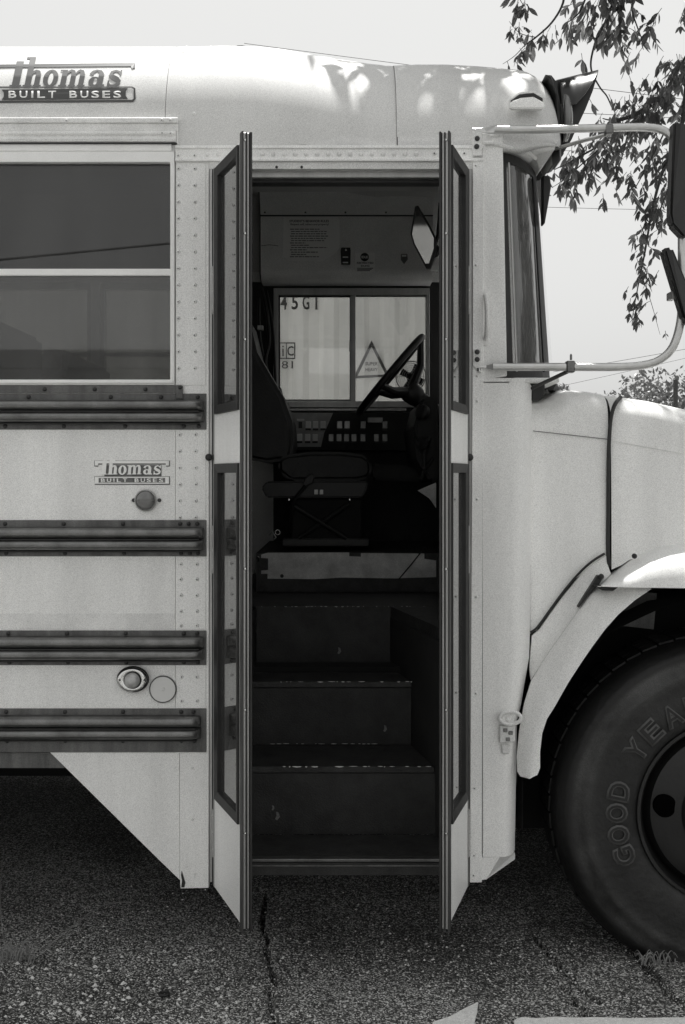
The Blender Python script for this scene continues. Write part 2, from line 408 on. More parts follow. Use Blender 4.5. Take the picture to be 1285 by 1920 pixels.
# --- roof -----------------------------------------------------------------
def roof_section(X, ysil, zb, inset=0.0, r=.38, zk=1.0):
    t = (HY-ysil)/F; a = math.atan(t)
    Ys = r*(1-math.cos(math.pi/2-a)); zs = CZ+t*(D+Ys)-r*math.sin(math.pi/2-a)
    pts = [(0, zb), (0, (zb+zs)/2)]
    for k in range(0, 11):
        th = R(78)*k/10; pts.append((r*(1-math.cos(th)), zs+r*math.sin(th)))
    y0, z0 = pts[-1]; sl0 = math.tan(R(12)); L = YW/2-y0
    for k in range(1, 7):
        u = k/6*L; pts.append((y0+u, z0+sl0*u-sl0*u*u/(2*L)))
    half = pts; full = half+[(YW-y, z) for y, z in half[-2::-1]]
    c = YW/2; out = []
    for y, z in full:
        yy = c+(y-c)*(1-inset/c)
        zz = zb+(z-zb)*zk
        out.append(Vector((X, yy, zz)))
    return out
zb0 = WZ(222); zb1 = WZ(272)
secs = []
for X in [XL, -3.5, -2, -1.2, WX(309)]: secs.append(roof_section(X, 88, zb1))
mb = MB(); mb.grid(secs[:]); roof_a = mb.build('roof', ROOFP, BUS, smooth='all')
secs = [roof_section(WX(309.8), 88, zb1)]
for px, ys_ in ((340, 87.5), (400, 86), (470, 87), (520, 92), (580, 102), (640, 112), (700, 120), (744, 124)):
    secs.append(roof_section(WX(px), ys_, zb1))
mb = MB(); mb.grid(secs); mb.build('roof_transition_panel', ROOFP, BUS, smooth='all')
secs = []
for px, ys_ in ((744.5, 123), (790, 121), (850, 121), (910, 124)): secs.append(roof_section(WX(px), ys_, zb1, 0, .36))
zf = WZ(262)
for px, ys_ in ((950, 127), (975, 130)): secs.append(roof_section(WX(px), ys_, zf, 0, .35))
x0 = WX(975)
NR = .145
for k in range(1, 13):
    th = R(90)*k/12
    secs.append(roof_section(x0+NR*math.sin(th), 130+8*(1-math.cos(th)), zf-.0*k, .16*(1-math.cos(th))**1.2, .35-.1*(k/12), 1-.52*(1-math.cos(th))**1.25))
mb = MB(); V = mb.grid(secs); mb.bm.faces.new([v for v in V[-1]])
mb.build('roof_front_cap', ROOFP, BUS, smooth='all')
# thin black line where the cap meets the roof, laid as a raised seam
def seam_line(pxs, zb, name='panel_seam', m=DARK, w_=.0022, top=10):
    s_ = roof_section(pxs, 124, zb, 0, .37)[:top]
    mb = MB(); mb.grid([[p+Vector((-w_/2, -.0012, .0008)) for p in s_], [p+Vector((w_/2, -.0012, .0008)) for p in s_]])
    mb.build(name, m, BUS)
seam_line(WX(745.5), zb1)
# black moulding at the front of the cap
mb = MB()
pa = []
for k in range(7):
    th = R(90)*(.42+.48*k/6)
    sec = roof_section(x0+NR*math.sin(th), 130+8*(1-math.cos(th)), zf, .16*(1-math.cos(th))**1.2, .35-.1*(th/R(90)), 1-.52*(1-math.cos(th))**1.25)
    pa.append(sec)
# --- near side wall ---------------------------------------------------------
WZt, WZb = WZ(285), WZ(722)                   # window band
XR = WX(392)
pitch = .745
wins = []                                     # passenger window spans (x0,x1)
xr = WX(328)
while xr > XL+.4:
    wins.append((xr-.70, xr)); xr -= pitch
def wall_with_windows(y0, y1, spans, xa, xb, z0, z1, wz0, wz1, m, parent, name):
    # band under, band over, and piers between the openings
    MB().box(xa, xb, y0, y1, z0, wz0).build(name, m, parent, bevel=.001)
    MB().box(xa, xb, y0, y1, wz1, z1).build(name, m, parent, bevel=.001)
    sp = sorted(spans); edge = xa
    for a, b in sp+[(xb, xb)]:
        if a-edge > .005: MB().box(edge, a, y0, y1, wz0, wz1).build('window_pillar', m, parent, bevel=.001)
        edge = b
wall_with_windows(0, TB, wins, XL, WX(329), WZ(1410), zb0, WZb, WZt, PAINT, BUS, 'side_panel')
# header strip over the passenger windows (rain gutter rail)
Xg = WX(335)
mb = MB().box(XL, Xg, -.010, 0, WZ(232), WZ(222)); mb.build('gutter_strip', PAINTW, BUS, bevel=.002)
mb = MB().box(XL, Xg-.002, -.004, 0, WZ(246), WZ(232)); mb.build('gutter_strip', PAINTW, BUS, bevel=.0015)
mb = MB()
prof = [(0, 246), (-.012, 247), (-.014, 253), (-.008, 256), (-.011, 260), (-.018, 263), (-.016, 268), (-.006, 270), (0, 270)]
xa, xb = XL, WX(331)
mb.grid([[Vector((X, y, WZ(z))) for y, z in prof] for X in (xa, xb)])
v = [Vector((xb, y, WZ(z))) for y, z in prof]; mb.bm.faces.new([mb.bm.verts.new(p) for p in v])
mb.build('rain_gutter', PAINTW, BUS)
MB().box(XL, WX(323), -.008, 0, WZ(285), WZ(271)).build('window_header', WHITE, BUS, bevel=.002)
MB().box(XL, WX(333), -.014, .0, WZ(271.5), WZ(270)).build('gutter_shadow_strip', DARK, BUS)  # solid dark strip drawn as the shadow line under the gutter
# dark end of the gutter
MB().box(WX(331.4), WX(335), -.006, 0, WZ(272), WZ(232)).build('gutter_end', PAINTW, BUS, bevel=.001)

# passenger windows
def passenger_window(a, b, first):
    wroot = empty('passenger_window', ((a+b)/2, 0, (WZt+WZb)/2), BUS)
    zt, zbm = WZ(285), WZ(722)
    O = lambda x0, x1, z0, z1, y: [Vector((x0, y, z1)), Vector((x1, y, z1)), Vector((x1, y, z0)), Vector((x0, y, z0))]
    e = s1(8)
    MB().ring(O(a, b, zbm, zt, -.006), O(a+e, b-e, WZ(712), WZ(305), -.006), (0, .04, 0)).build('window_frame', WHITE, wroot, bevel=.0015)
    MB().box(a+e, b-e, -.002, .024, WZ(517), WZ(504)).build('window_bar', WHITE, wroot, bevel=.002)
    MB().box(a+e, b-e, .016, .020, WZ(504), WZ(305)).build('upper_pane', G_SIDE, wroot)
    MB().box(a+e, b-e, .008, .012, WZ(712), WZ(517)).build('lower_pane', G_SIDE2, wroot)
    MB().box(a+.004, b-e*.3, -.012, -.0062, WZ(719), WZ(714)).build('window_sill', WHITE, wroot, bevel=.0015)
for i, (a, b) in enumerate(wins): passenger_window(a, b, i == 0)

# pillar between window and door
MB().box(WX(329.6), XR, 0, TB, WZ(1412), WZ(281)).build('door_pillar', PAINT, BUS, bevel=.001)
# three proud cover plates on the pillar (edges catch light)
for a, b in ((305, 722), (806, 974), (1044, 1180), (1247, 1328)):
    MB().pbox(331.5, a, 386, b, -.0018, 0).build('cover_plate', PAINT, BUS, bevel=.0006)
# header over door
mb = MB()
prof = [(0, 273.5), (-.010, 274), (-.011, 279), (-.006, 281), (-.006, 297), (-.010, 299), (-.010, 303), (0, 304.5), (.004, 316), (.03, 317)]
mb.grid([[Vector((X, y, WZ(z))) for y, z in prof] for X in (WX(329.6), WX(905))])
mb.build('door_header', PAINT, BUS)
MB().box(WX(392), WX(886), .03, .12, WZ(328), WZ(300)).build('door_lintel', ALU, BUS, bevel=.002)
MB().box(WX(392), WX(886), .05, .10, WZ(334), WZ(328.5)).build('lintel_seal', RUB, BUS)
for px in (519, 566): MB().lathe(W(px, 313.5, .003), (0, -1, 0), [(.004, 0), (.004, .002), (0, .003)], 10).build('screw', DARK, BUS)
# door jambs
def jamb(px0, px1, mm=ALU):
    MB().box(WX(px0), WX(px1), .004, .10, WZ(1655), WZ(304)).build('door_jamb', mm, BUS, bevel=.001)
jamb(392.4, 398, ALU); jamb(398.2, 404, RUB); jamb(876, 880, RUB); jamb(880.2, 886, ALU)
for px in (396, 882):                                   # rubber bumpers beside the mid rail
    pass
for px in (392, 404, 874, 881): MB().lathe(W(px, 857.5, -.004), (0, -1, 0), [(.0105, 0), (.0105, .004), (.006, .008), (0, .009)], 14).build('rubber_bumper', BLACK, BUS, smooth=True)

# rub rails
def rub_rail(y0, ya, yb, y1, xend, screws_t, screws_b, flange_bottom=None):
    rr = empty('rub_rail', ((XL+xend)/2, 0, WZ((y0+y1)/2)), BUS)
    MB().box(XL, WX(387.5), -.003, 0, WZ(y1), WZ(y0)).build('flange', RAILB, rr, bevel=.001)
    h = (yb-ya)/2; mb = MB()
    prof = [(-.003, ya)]
    for c in (ya+h/2, ya+h*1.5):
        for k in range(9):
            th = math.pi*k/8
            prof.append((-.003-.036*math.sin(th)**.75-.001, c-h/2*.98*math.cos(th)))
    prof.append((-.003, yb))
    n_ = 8
    rows = [[Vector((XL, y, WZ(z))) for y, z in prof], [Vector((xend-.035, y, WZ(z))) for y, z in prof]]
    for k in range(1, n_+1):
        th = R(90)*k/n_
        X = xend-.035+.035*math.sin(th); cc = (ya+yb)/2
        rows.append([Vector((X, -.003+(y+.003)*math.cos(th)**.6 if k < n_ else -.003, WZ(cc+(z-cc)*(1-.10*(1-math.cos(th)))))) for y, z in prof])
    mb.grid(rows); mb.build('corrugation', RAIL, rr, smooth='all')
    MB().box(XL, xend-.012, -.020, -.0032, WZ(yb+2.6), WZ(yb+.1)).build('rail_shade_strip', RUB, rr, bevel=.001)  # black strip painting the shade under the lower lobe
    MB().box(XL, xend-.012, -.030, -.0042, WZ((ya+yb)/2+1.6), WZ((ya+yb)/2-.6)).build('rail_shade_strip', RUB, rr)  # black strip painting the shade between the two lobes
    for px in screws_t: screw(px, (y0+ya)/2+.5, -.003, rr)
    for px in screws_b: screw(px, (yb+(flange_bottom or y1))/2, -.003, rr)
    return rr
sm, so = MB().lathe((0, 0, 0), (0, -1, 0), [(.0063, 0), (.0063, .002), (.0045, .0045), (.002, .0055), (0, .0045)], 12).mesh('screw', DARK, smooth=True, centre=False)
rm, ro = MB().lathe((0, 0, 0), (0, -1, 0), [(.0058, 0), (.0053, .0013), (.003, .0024), (0, .0027)], 12).mesh('rivet', PAINTW, smooth='all', centre=False)
rm2, _ = MB().lathe((0, 0, 0), (0, -1, 0), [(.0022, 0), (.0018, .0012), (0, .0014)], 8).mesh('rivet_pin', DARK, centre=False)
def screw(px, py, Y, par, s=1.0): return link('screw', sm, W(px, py, Y), par, rot=(0, random.uniform(0, 3), 0), scale=(s, 1, s))
def rivet(px, py, Y=0.0, par=None, s=1.0, pin=True, label=None):
    o = link('rivet', rm, W(px, py, Y), par or BUS, scale=(s, s, s))
    if pin: link('rivet_pin', rm2, W(px+random.uniform(-.4, .4)-.6, py+.3, Y-.0018*s), o)
    return o
XE = WX(383)
rr = rub_rail(738, 750, 793, 805.5, XE, (54, 208, 302, 336, 371), (10, 120, 235, 345, 373))
MB().box(XL, WX(342), -.0055, -.0032, WZ(737), WZ(722.5)).build('flange', RAILB, rr, bevel=.001)
MB().box(WX(330), WX(344), -.0085, -.0056, WZ(748), WZ(724)).build('clip', RAILB, rr, bevel=.001)
for px in (84, 178, 273): screw(px, 730, -.0055, rr)
screw(338, 726, -.0085, rr)
rub_rail(975, 988, 1032, 1043, XE, (10, 120, 231, 338, 354, 370), (12, 122, 233, 340, 356, 371))
rub_rail(1182, 1192, 1237, 1247, XE, (16, 126, 236, 345, 370), (18, 128, 237, 345, 371))
rub_rail(1328, 1340, 1385, 1410, WX(377), (12, 122, 231, 340, 363), (14, 123, 231, 341, 365), 1393)
# painted-over stripe (a slightly proud strip)
MB().pprism([(-2400, 1151), (329, 1150), (325, 1165), (325, 1180.5), (-2400, 1180.5)], -.0012, 0).build('trim_strip', PAINTW, BUS)
MB().pbox(-2400, 1410.5, 40, 1440, .03, .07).build('skirt_beam', RAILB, BUS, bevel=.002)
MB().pprism([(-20, 1411), (110, 1411), (122, 1440), (-20, 1440)], .012, .03).build('skirt_bracket', RAILB, BUS)
# triangular skirt + lower pillar
MB().pprism([(94, 1410.8), (336.5, 1410.8), (337.3, 1650), (300, 1614)], 0, .012).build('skirt_panel', PAINT, BUS, bevel=.0008)
MB().pprism([(337.2, 1412.3), (392, 1412.3), (391.5, 1665), (339, 1666), (337.8, 1650)], -.001, .03).build('skirt_panel', PAINT, BUS, bevel=.001)
MB().pprism([(341, 1632), (344, 1642), (348, 1655), (346, 1664), (340, 1664), (341.5, 1650), (339.5, 1641)], -.0016, -.001).build('rust_hole', INK, BUS)
for p in ((361, 1440), (361, 1537), (366, 1639)): rivet(p[0], p[1], -.001, pin=True, s=.7)
# rivets on the pillar
y = 316
while y < 715:
    rivet(335, y, -.0018); rivet(366, y, -.0018); y += 31.2
for y in (815, 846, 877, 908, 939, 970): rivet(338, y, -.0018); rivet(368, y, -.0018)
for y in (1058, 1086, 1116, 1146, 1173): rivet(340, y, -.0018); rivet(370, y, -.0018)
for y in (1269, 1314): rivet(341, y, -.0018); rivet(370, y, -.0018)
for px in (335, 366): rivet(px, 291, -.006)
for px in (389, 409, 470): rivet(px, 289.5, -.006, s=1.1, pin=False)
for i in range(15): rivet(492+i*20.6, 288.8, -.006, s=1.25, pin=False)
for px in (815, 850, 872): rivet(px, 287, -.006, s=1.2)
# gutter screws
for px, py in ((125, 225.5), (304, 225), (320, 225)): rivet(px, py, -.010, s=.8)
for px, py in ((305, 249), (321, 249.5)): rivet(px, py, -.013, s=.9)
# rivets on the roof shell
def roof_rivet(px, py, sz=1.0, ysil=88):
    # walk the section to find the point seen at row py
    sec = roof_section(0, ysil, zb1)
    best = None
    for a, b in zip(sec[:24], sec[1:24]):
        for k in range(10):
            p = a.lerp(b, k/10); row = HY-(p.z-CZ)*F/(D+p.y)
            if best is None or abs(row-py) < best[0]: best = (abs(row-py), p.copy(), (b-a).normalized())
    p = best[1]; t = best[2]; nrm = Vector((0, -t.z, t.y))
    q = Vector((0, -1, 0)).rotation_difference(nrm).to_euler()
    p.x = (px-CX)/F*(D+p.y)
    link('rivet', rm, p, BUS, rot=q, scale=(sz, sz, sz))
for px, py in ((345, 99), (372, 94), (340, 125), (366, 113), (335, 155), (363, 145), (335, 206), (364, 213), (350, 88), (395, 87)): roof_rivet(px, py, 1.1)
for px, py in ((782, 134), (811, 146), (781, 162), (811, 175), (781, 197), (811, 216), (781, 227)): roof_rivet(px, py, 1.3, 122)

# --- lettering: slab-serif italic logotype built from strokes -----------------
def ell(cx, cy, rx, ry, n=28, a0=0, a1=360):
    return [(cx+rx*math.cos(R(a0+(a1-a0)*k/n)), cy+ry*math.sin(R(a0+(a1-a0)*k/n))) for k in range(n if a1-a0 == 360 else n+1)]
def stroke(path, ws):
    L, Rr = [], []
    for i, (x, y) in enumerate(path):
        a = path[max(0, i-1)]; b = path[min(len(path)-1, i+1)]
        dx, dy = b[0]-a[0], b[1]-a[1]; l = math.hypot(dx, dy) or 1
        L.append((x-dy/l*ws[i]/2, y+dx/l*ws[i]/2)); Rr.append((x+dy/l*ws[i]/2, y-dx/l*ws[i]/2))
    return L, Rr
def logotype(place, m, parent, name, depth=.0008):
    """unit letters: x right, y up, x-height 1; place(x, y) -> world point on the surface; one object per letter"""
    def emit(nm, polys, strips, rings):
        mb = MB(); k = [0]
        def lay():
            k[0] += 1; return depth*(.75+.05*k[0])
        for P_ in polys:                              # rectangles, cut into rows so that they follow a curved surface
            d = lay(); (xa_, ya_), (xb_, yb_) = P_[0], P_[2]; nr = max(1, int((yb_-ya_)/.09)); dv = Vector((0, -d, d*.6))
            rw = [[place(x, ya_+(yb_-ya_)*k/nr)+dv for x in (xa_, xb_)] for k in range(nr+1)]
            mb.grid(rw)
            if depth > .002:
                e_ = Vector((0, d*.9, 0)); per = [r[0] for r in rw]+[r[1] for r in rw[::-1]]; per.append(per[0])
                mb.grid([[p+e_ for p in per], per])
        for (L, Rr) in strips:
            d = lay(); a = [place(x, y)+Vector((0, -d, d*.6)) for x, y in L]; b = [place(x, y)+Vector((0, -d, d*.6)) for x, y in Rr]
            V = mb.grid([a, b])
            e = bmesh.ops.extrude_face_region(mb.bm, geom=[f for f in V[0][0].link_faces]+[]) if False else None
            a2 = [p+Vector((0, d*.9, 0)) for p in a]; b2 = [p+Vector((0, d*.9, 0)) for p in b]
            mb.grid([a2, a]); mb.grid([b, b2])
        for (O, I) in rings:
            d = lay(); mb.ring([place(x, y)+Vector((0, -d, d*.6)) for x, y in O], [place(x, y)+Vector((0, -d, d*.6)) for x, y in I], (0, d*.9, 0))
        mb.build(nm, m, parent)
    rect = lambda x0, y0, x1, y1: [(x0, y0), (x1, y0), (x1, y1), (x0, y1)]
    # T
    emit(name, [rect(.0, 0, .42, 1.52), rect(-.12, 0, .54, .09)], [], [])
    # h
    arc = ell(1.17, .66, .22, .30, 8, 170, 10)
    emit(name, [rect(.72, 0, 1.06, 1.78), rect(.62, 0, 1.14, .09), rect(.55, 1.66, 1.06, 1.78), rect(1.24, 0, 1.54, .70), rect(1.18, 0, 1.64, .09)],
         [stroke([(1.02, .74), (1.1, .86), (1.22, .92), (1.34, .88), (1.39, .66)], [.08, .14, .18, .24, .30])], [])
    emit(name, [], [], [(ell(2.12, .49, .42, .52), ell(2.12, .49, .15, .40))])
    # m
    emit(name, [rect(2.72, 0, 3.02, 1.0), rect(2.63, 0, 3.09, .09), rect(2.6, .91, 3.02, 1.0), rect(3.24, 0, 3.52, .72), rect(3.18, 0, 3.58, .09),
                rect(3.74, 0, 4.02, .72), rect(3.68, 0, 4.12, .09)],
         [stroke([(3.0, .76), (3.1, .88), (3.2, .94), (3.32, .90), (3.38, .68)], [.08, .13, .17, .22, .28]),
          stroke([(3.5, .76), (3.6, .88), (3.7, .94), (3.82, .90), (3.88, .68)], [.08, .13, .17, .22, .28])], [])
    # a
    emit(name, [rect(4.80, .1, 5.10, .74), rect(4.84, 0, 5.22, .12)],
         [stroke([(4.38, .70), (4.46, .88), (4.66, .96), (4.86, .90), (4.95, .70)], [.26, .17, .11, .18, .30])],
         [(ell(4.62, .28, .33, .30), ell(4.66, .29, .12, .19))])
    # s
    emit(name, [rect(5.37, .0, 5.47, .36), rect(5.98, .68, 6.07, 1.0)],
         [stroke([(5.42, .22), (5.52, .07), (5.74, .04), (5.97, .14), (5.99, .30), (5.84, .44), (5.64, .54), (5.49, .66), (5.52, .86), (5.72, .95), (5.92, .88), (6.02, .74)],
                 [.08, .12, .15, .20, .26, .30, .30, .26, .18, .12, .12, .08])], [])
# roof decal: laid on the curved shoulder, so walk the section for each point
RS = roof_section(0, 88, zb1)
def on_roof(px, py):
    best = None
    for a, b in zip(RS[:22], RS[1:22]):
        ra = HY-(a.z-CZ)*F/(D+a.y); rb = HY-(b.z-CZ)*F/(D+b.y)
        if rb <= py <= ra:
            p = a.lerp(b, (ra-py)/max(1e-6, ra-rb)); return Vector(((px-CX)/F*(D+p.y), p.y, p.z))
    return W(px, py, 0)
DEC = empty('roof_lettering', W(128, 155, 0), BUS)
def place_roof(x, y):
    px = 22+x*33.2+(y*6.5); py = 163-y*31
    return on_roof(px, py)+Vector((0, -.0012, .0008))
logotype(place_roof, DECAL, DEC, 'letter')
def roof_poly(pts, m, name, d=.0010):
    mb = MB(); mb.prism([on_roof(x, y)+Vector((0, -.0012-d, .0008)) for x, y in pts], (0, d*.9, 0)); mb.build(name, m, DEC)
roof_poly([(-14, 122), (254, 119), (254, 128), (248, 130), (246, 125), (20, 127), (-14, 128)], DECAL, 'overline')
mb = MB()
O = [(-60, 163), (248, 163), (254, 166), (255, 186), (250, 192), (-60, 194)]; I = [(-58, 166), (247, 165), (251, 168), (251, 186), (248, 188), (-58, 190)]
mb.ring([on_roof(x, y)+Vector((0, -.0022, .0008)) for x, y in O], [on_roof(x, y)+Vector((0, -.0022, .0008)) for x, y in I], (0, .0008, 0)).build('lettering_border', DECAL, DEC)
roof_poly([(4, 169), (240, 166), (236, 172), (236, 180), (240, 186), (4, 188), (8, 182), (8, 175)], DECAL, 'lettering_panel', .0012)
word('BUILT BUSES', 122, 177, -.0028, 13, PAPER2, DEC, 211, bold=.012)
# raised badge on the side
BAD = empty('side_badge', W(248, 885, 0), BUS)
MB().pprism([(177, 863.5), (319, 863.5), (319, 874.5), (312, 875), (311, 871), (185, 871), (184, 875), (177, 874.5)], -.0012, -.0001).build('badge_shadow_backing', RAILB, BAD)  # dark edging painted as the overline's shadow
MB().pprism([(177, 893.2), (319, 893.2), (319, 909), (178, 909)], -.0010, -.0001).build('badge_shadow_backing', RAILB, BAD)  # dark plate painting the shadow round the border
MB().pprism([(196, 872), (303, 872), (303, 893), (196, 893)], -.0012, -.0001).build('badge_shadow_backing', RAILB, BAD)  # dark fill between the letters: grime and painted shadow
logotype(lambda x, y: W(191+x*18.1+y*1.5, 891-y*17.2, -.001), WHITE, BAD, 'letter', depth=.004)
MB().pprism([(178, 864), (207, 864), (207, 861), (216, 861), (216, 864), (317, 864), (317, 873), (311, 873), (311, 869), (184, 869), (184, 873), (178, 873)], -.005, 0).build('overline', WHITE, BAD, bevel=.0005)
MB().pring((178, 894, 317, 907), (185, 896, 310, 905), -.004, 0).build('lettering_border', WHITE, BAD)
MB().pbox(185, 896, 310, 905, -.0015, 0).build('lettering_panel', RAIL, BAD)
word('BUILT BUSES', 248, 900.5, -.0016, 7, PAPER2, BAD, 117, bold=.02, depth=.0015)

# --- lamps on the side ---------------------------------------------------------
ml = empty('marker_lamp', W(274, 938), BUS)
MB().lathe(W(274, 938, 0), (0, -1, 0), [(s1(20.5), 0), (s1(20.5), .010), (s1(18.5), .013), (s1(17.5), .010)], 32, cap=False).build('lamp_rim', ALU, ml, smooth=True)
MB().pprism([(244, 938), (250, 932), (298, 930), (304, 938), (298, 944), (250, 944)], -.004, 0).build('mounting_plate', PAINTW, ml, bevel=.001)
MB().lathe(W(274, 938, -.002), (0, -1, 0), [(s1(18), 0), (s1(17), .010), (s1(12), .016), (s1(6), .018), (0, .019)], 32).build('lens', LENS, ml, smooth=True)
MB().pbox(257, 937, 291, 938.6, -.021, -.012).build('lens_rib', LENS, ml, bevel=.0005)
for px in (251, 299): MB().lathe(W(px, 938, -.004), (0, -1, 0), [(.006, 0), (.005, .003), (0, .004)], 12).build('screw', DARK, ml)
tl = empty('turn_signal_lamp', W(249, 1275), BUS)
def oval(cx, cy, rx, ry, Y, n=36): return [W(cx+rx*math.cos(2*math.pi*k/n), cy-ry*math.sin(2*math.pi*k/n), Y) for k in range(n)]
mb = MB(); mb.grid([q+[q[0]] for q in (oval(249.5, 1273.5, 30.5, 25, 0), oval(249.5, 1273.5, 30, 24.5, -.018), oval(249.5, 1274, 28, 22.5, -.022))]); mb.build('gasket', BLACK, tl, smooth=True)
mb = MB(); mb.grid([q+[q[0]] for q in (oval(248, 1275, 28, 22.5, -.019), oval(248, 1275, 26, 20.5, -.026), oval(249, 1275, 17, 17, -.028), oval(249, 1275, 15, 15, -.018))]); mb.build('lamp_rim', CHROME, tl, smooth='all')
MB().lathe(W(249, 1275, -.018), (0, -1, 0), [(s1(15.5), 0), (s1(14), .012), (s1(9), .019), (s1(4), .022), (0, .023)], 28).build('lens', LENSC, tl, smooth='all')
for px in (225, 271): MB().lathe(W(px, 1275, -.026), (0, -1, 0), [(.0035, 0), (.003, .002), (0, .003)], 10).build('screw', DARK, tl)
REFL = mat('reflector_face', .74, .5)
rf = empty('round_reflector', W(306, 1292), BUS)
MB().lathe(W(306, 1292, 0), (0, -1, 0), [(s1(25.5), 0), (s1(25.5), .005), (s1(24.5), .0065), (s1(23.5), .005)], 40, cap=False).build('reflector_rim', INKG, rf, smooth=True)
MB().lathe(W(306, 1292, 0), (0, -1, 0), [(s1(23.6), 0), (s1(23.6), .0045), (0, .0055)], 40).build('reflector_disc', REFL, rf, smooth=True)
MB().lathe(W(306, 1292, -.005), (0, -1, 0), [(.006, 0), (.006, .002), (.003, .003), (0, .0025)], 14).build('screw', PAINTW, rf, smooth=True)

# --- right of the door: post, cowl column ------------------------------------
MB().pprism([(886.5, 262), (908, 262), (908, 300), (904, 1655), (881, 1655), (886.5, 600)], -.006, .03).build('door_post', PAINT, BUS, bevel=.0015)
MB().pprism([(905.2, 252), (943, 252), (951, 705), (905.2, 713)], -.001, .03).build('corner_post', PAINT, BUS, bevel=.002)
for py, px in ((310, 893), (497, 893), (705, 895), (752, 895), (936, 895), (1119, 893.5), (1300, 893), (1478, 891), (1604, 890), (1641, 889)): rivet(px, py, -.006, s=.85)
MB().pbox(905.4, 290, 906.6, 720, -.0018, -.001).build('panel_seam', INKG, BUS)
# cowl column: rounded in plan, from the post round to the hood
def col_section(z, pxr, k=1.0):
    xa = WX(905); xb = WX(pxr, .106); rows = []
    for i in range(13):
        th = R(90)*i/12
        rows.append(Vector((xa+(xb-xa)*(.52+.48*math.sin(th)) if i else xa+(xb-xa)*.52, -.004+.11*(1-math.cos(th)), z)))
    return [Vector((xa, -.004, z))]+rows+[Vector((xb, .35, z))]
cols = [(716, 993), (722, 997), (760, 996), (1000, 994), (1180, 993), (1240, 991), (1330, 976), (1360, 968), (1560, 965), (1606, 964)]
secs = [col_section(WZ(py), px) for py, px in cols]
mb = MB(); mb.grid(secs); mb.build('cowl_column', PAINT, BUS, smooth=True)
# chamfered foot
mb = MB().prism([W(904.5, 1607.5, -.004), W(937, 1607.2, -.004), W(966, 1599, .09), W(966, 1611, .09), W(912, 1649, -.004), W(902, 1650, -.004)], (0, .03, 0)); mb.build('cowl_foot', PAINT, BUS)
secs2 = [[p+Vector((0, 0, .0)) for p in col_section(WZ(py, -.004), px)] for py, px in ((714, 985), (712, 980))]
MB().prism(col_section(WZ(718), 990)+[Vector((WX(905), .35, WZ(718)))], (0, 0, .014)).build('cowl_top_rim', PAINT, BUS, smooth=True)
MB().pbox(904.2, 722, 905.6, 1600, -.0058, -.0042).build('panel_seam', INKG, BUS)
# hood catch: rubber loop and bracket
hc = empty('hood_catch', W(955, 1365, -.01), BUS)
loop = [W(957+20*math.cos(R(a))*(1 if abs(math.cos(R(a))) < .8 else 1), 1346-12*math.sin(R(a)), -.026) for a in range(0, 360, 20)]
MB().tube(loop, .0055, 8, closed=True).build('catch_loop', PAINTW, hc, smooth=True)
MB().pprism([(940, 1340), (964, 1338), (966, 1357), (940, 1358)], -.022, -.004).build('catch_hook', PAINTW, hc, bevel=.003)
MB().pprism([(937, 1362), (966, 1360), (966, 1392), (937, 1394)], -.018, -.004).build('catch_base', PAINTW, hc, bevel=.003)
MB().pprism([(940, 1396), (958, 1396), (956, 1414), (942, 1414)], -.012, -.004).build('catch_tail', PAINTW, hc, bevel=.003)
for p in ((948, 1369), (953, 1386), (958, 1374)): MB().pbox(p[0]-4, p[1]-3, p[0]+4, p[1]+4, -.0215, -.018).build('catch_pin', RAIL, hc, bevel=.001)
MB().lathe(W(953, 1348, -.022), (0, -1, 0), [(.009, 0), (.007, .004), (0, .006)], 10).build('catch_bolt', PAINTW, hc)
# grab handle on the corner post
gr = empty('grab_handle', W(911, 594), BUS)
for py in (550, 640): MB().lathe(W(911, py, -.001), (0, -1, 0), [(.014, 0), (.013, .004), (.005, .006), (0, .006)], 18).build('handle_foot', PAINT, gr, smooth=True)
MB().tube([W(911, 554, -.004), W(913, 562, -.022), W(914, 580, -.030), W(914, 610, -.030), W(913, 628, -.022), W(911, 636, -.004)], .0075, 10).build('handle_bar', PAINT, gr, smooth=True)

# --- windshield side glass -----------------------------------------------------
wq = empty('windshield', W(985, 500, .1), BUS)
def wl(t, top):                                       # plan curve: t 0 rear edge .. 1 front edge, then across the front
    px0, px1 = (938, 1006) if top else (950, 1032)
    Y = .02+.26*(t**1.6)
    X = WX(px0)+(WX(px1, .28)-WX(px0))*(.25*math.sin(t*math.pi/2)+.75*t)
    return X, Y
def wrow(top, n_=10, a=0, b=1):
    z = WZ(282) if top else WZ(706); out = []
    for k in range(n_+1):
        t = a+(b-a)*k/n_; X, Y = wl(t, top); out.append(Vector((X, Y, z)))
    return out
def lerp_rows(ta, tb, va, vb, n_=8):
    rows = []
    for v_ in (va, vb):
        A = wrow(True, n_, ta, tb); B = wrow(False, n_, ta, tb)
        rows.append([a.lerp(b, v_) for a, b in zip(A, B)])
    return rows
def shell(rows, th, name, m, smooth=True):
    mb = MB(); mb.grid(rows)
    r = bmesh.ops.extrude_face_region(mb.bm, geom=list(mb.bm.faces))
    for v_ in [e for e in r['geom'] if isinstance(e, bmesh.types.BMVert)]: v_.co += Vector((-.0, th, 0))
    return mb.build(name, m, wq, smooth=smooth)
shell([[p+Vector((0, .008, 0)) for p in r] for r in lerp_rows(.10, .84, .03, .965)], .006, 'side_pane', G_WIND)
shell(lerp_rows(0, .12, 0, 1, 4), .03, 'gasket', RUB)
shell(lerp_rows(.79, 1, 0, 1, 4), .03, 'gasket', RUB)
shell(lerp_rows(.12, .79, 0, .04, 8), .03, 'gasket', RUB)
shell(lerp_rows(.12, .79, .955, 1, 8), .03, 'gasket', RUB)
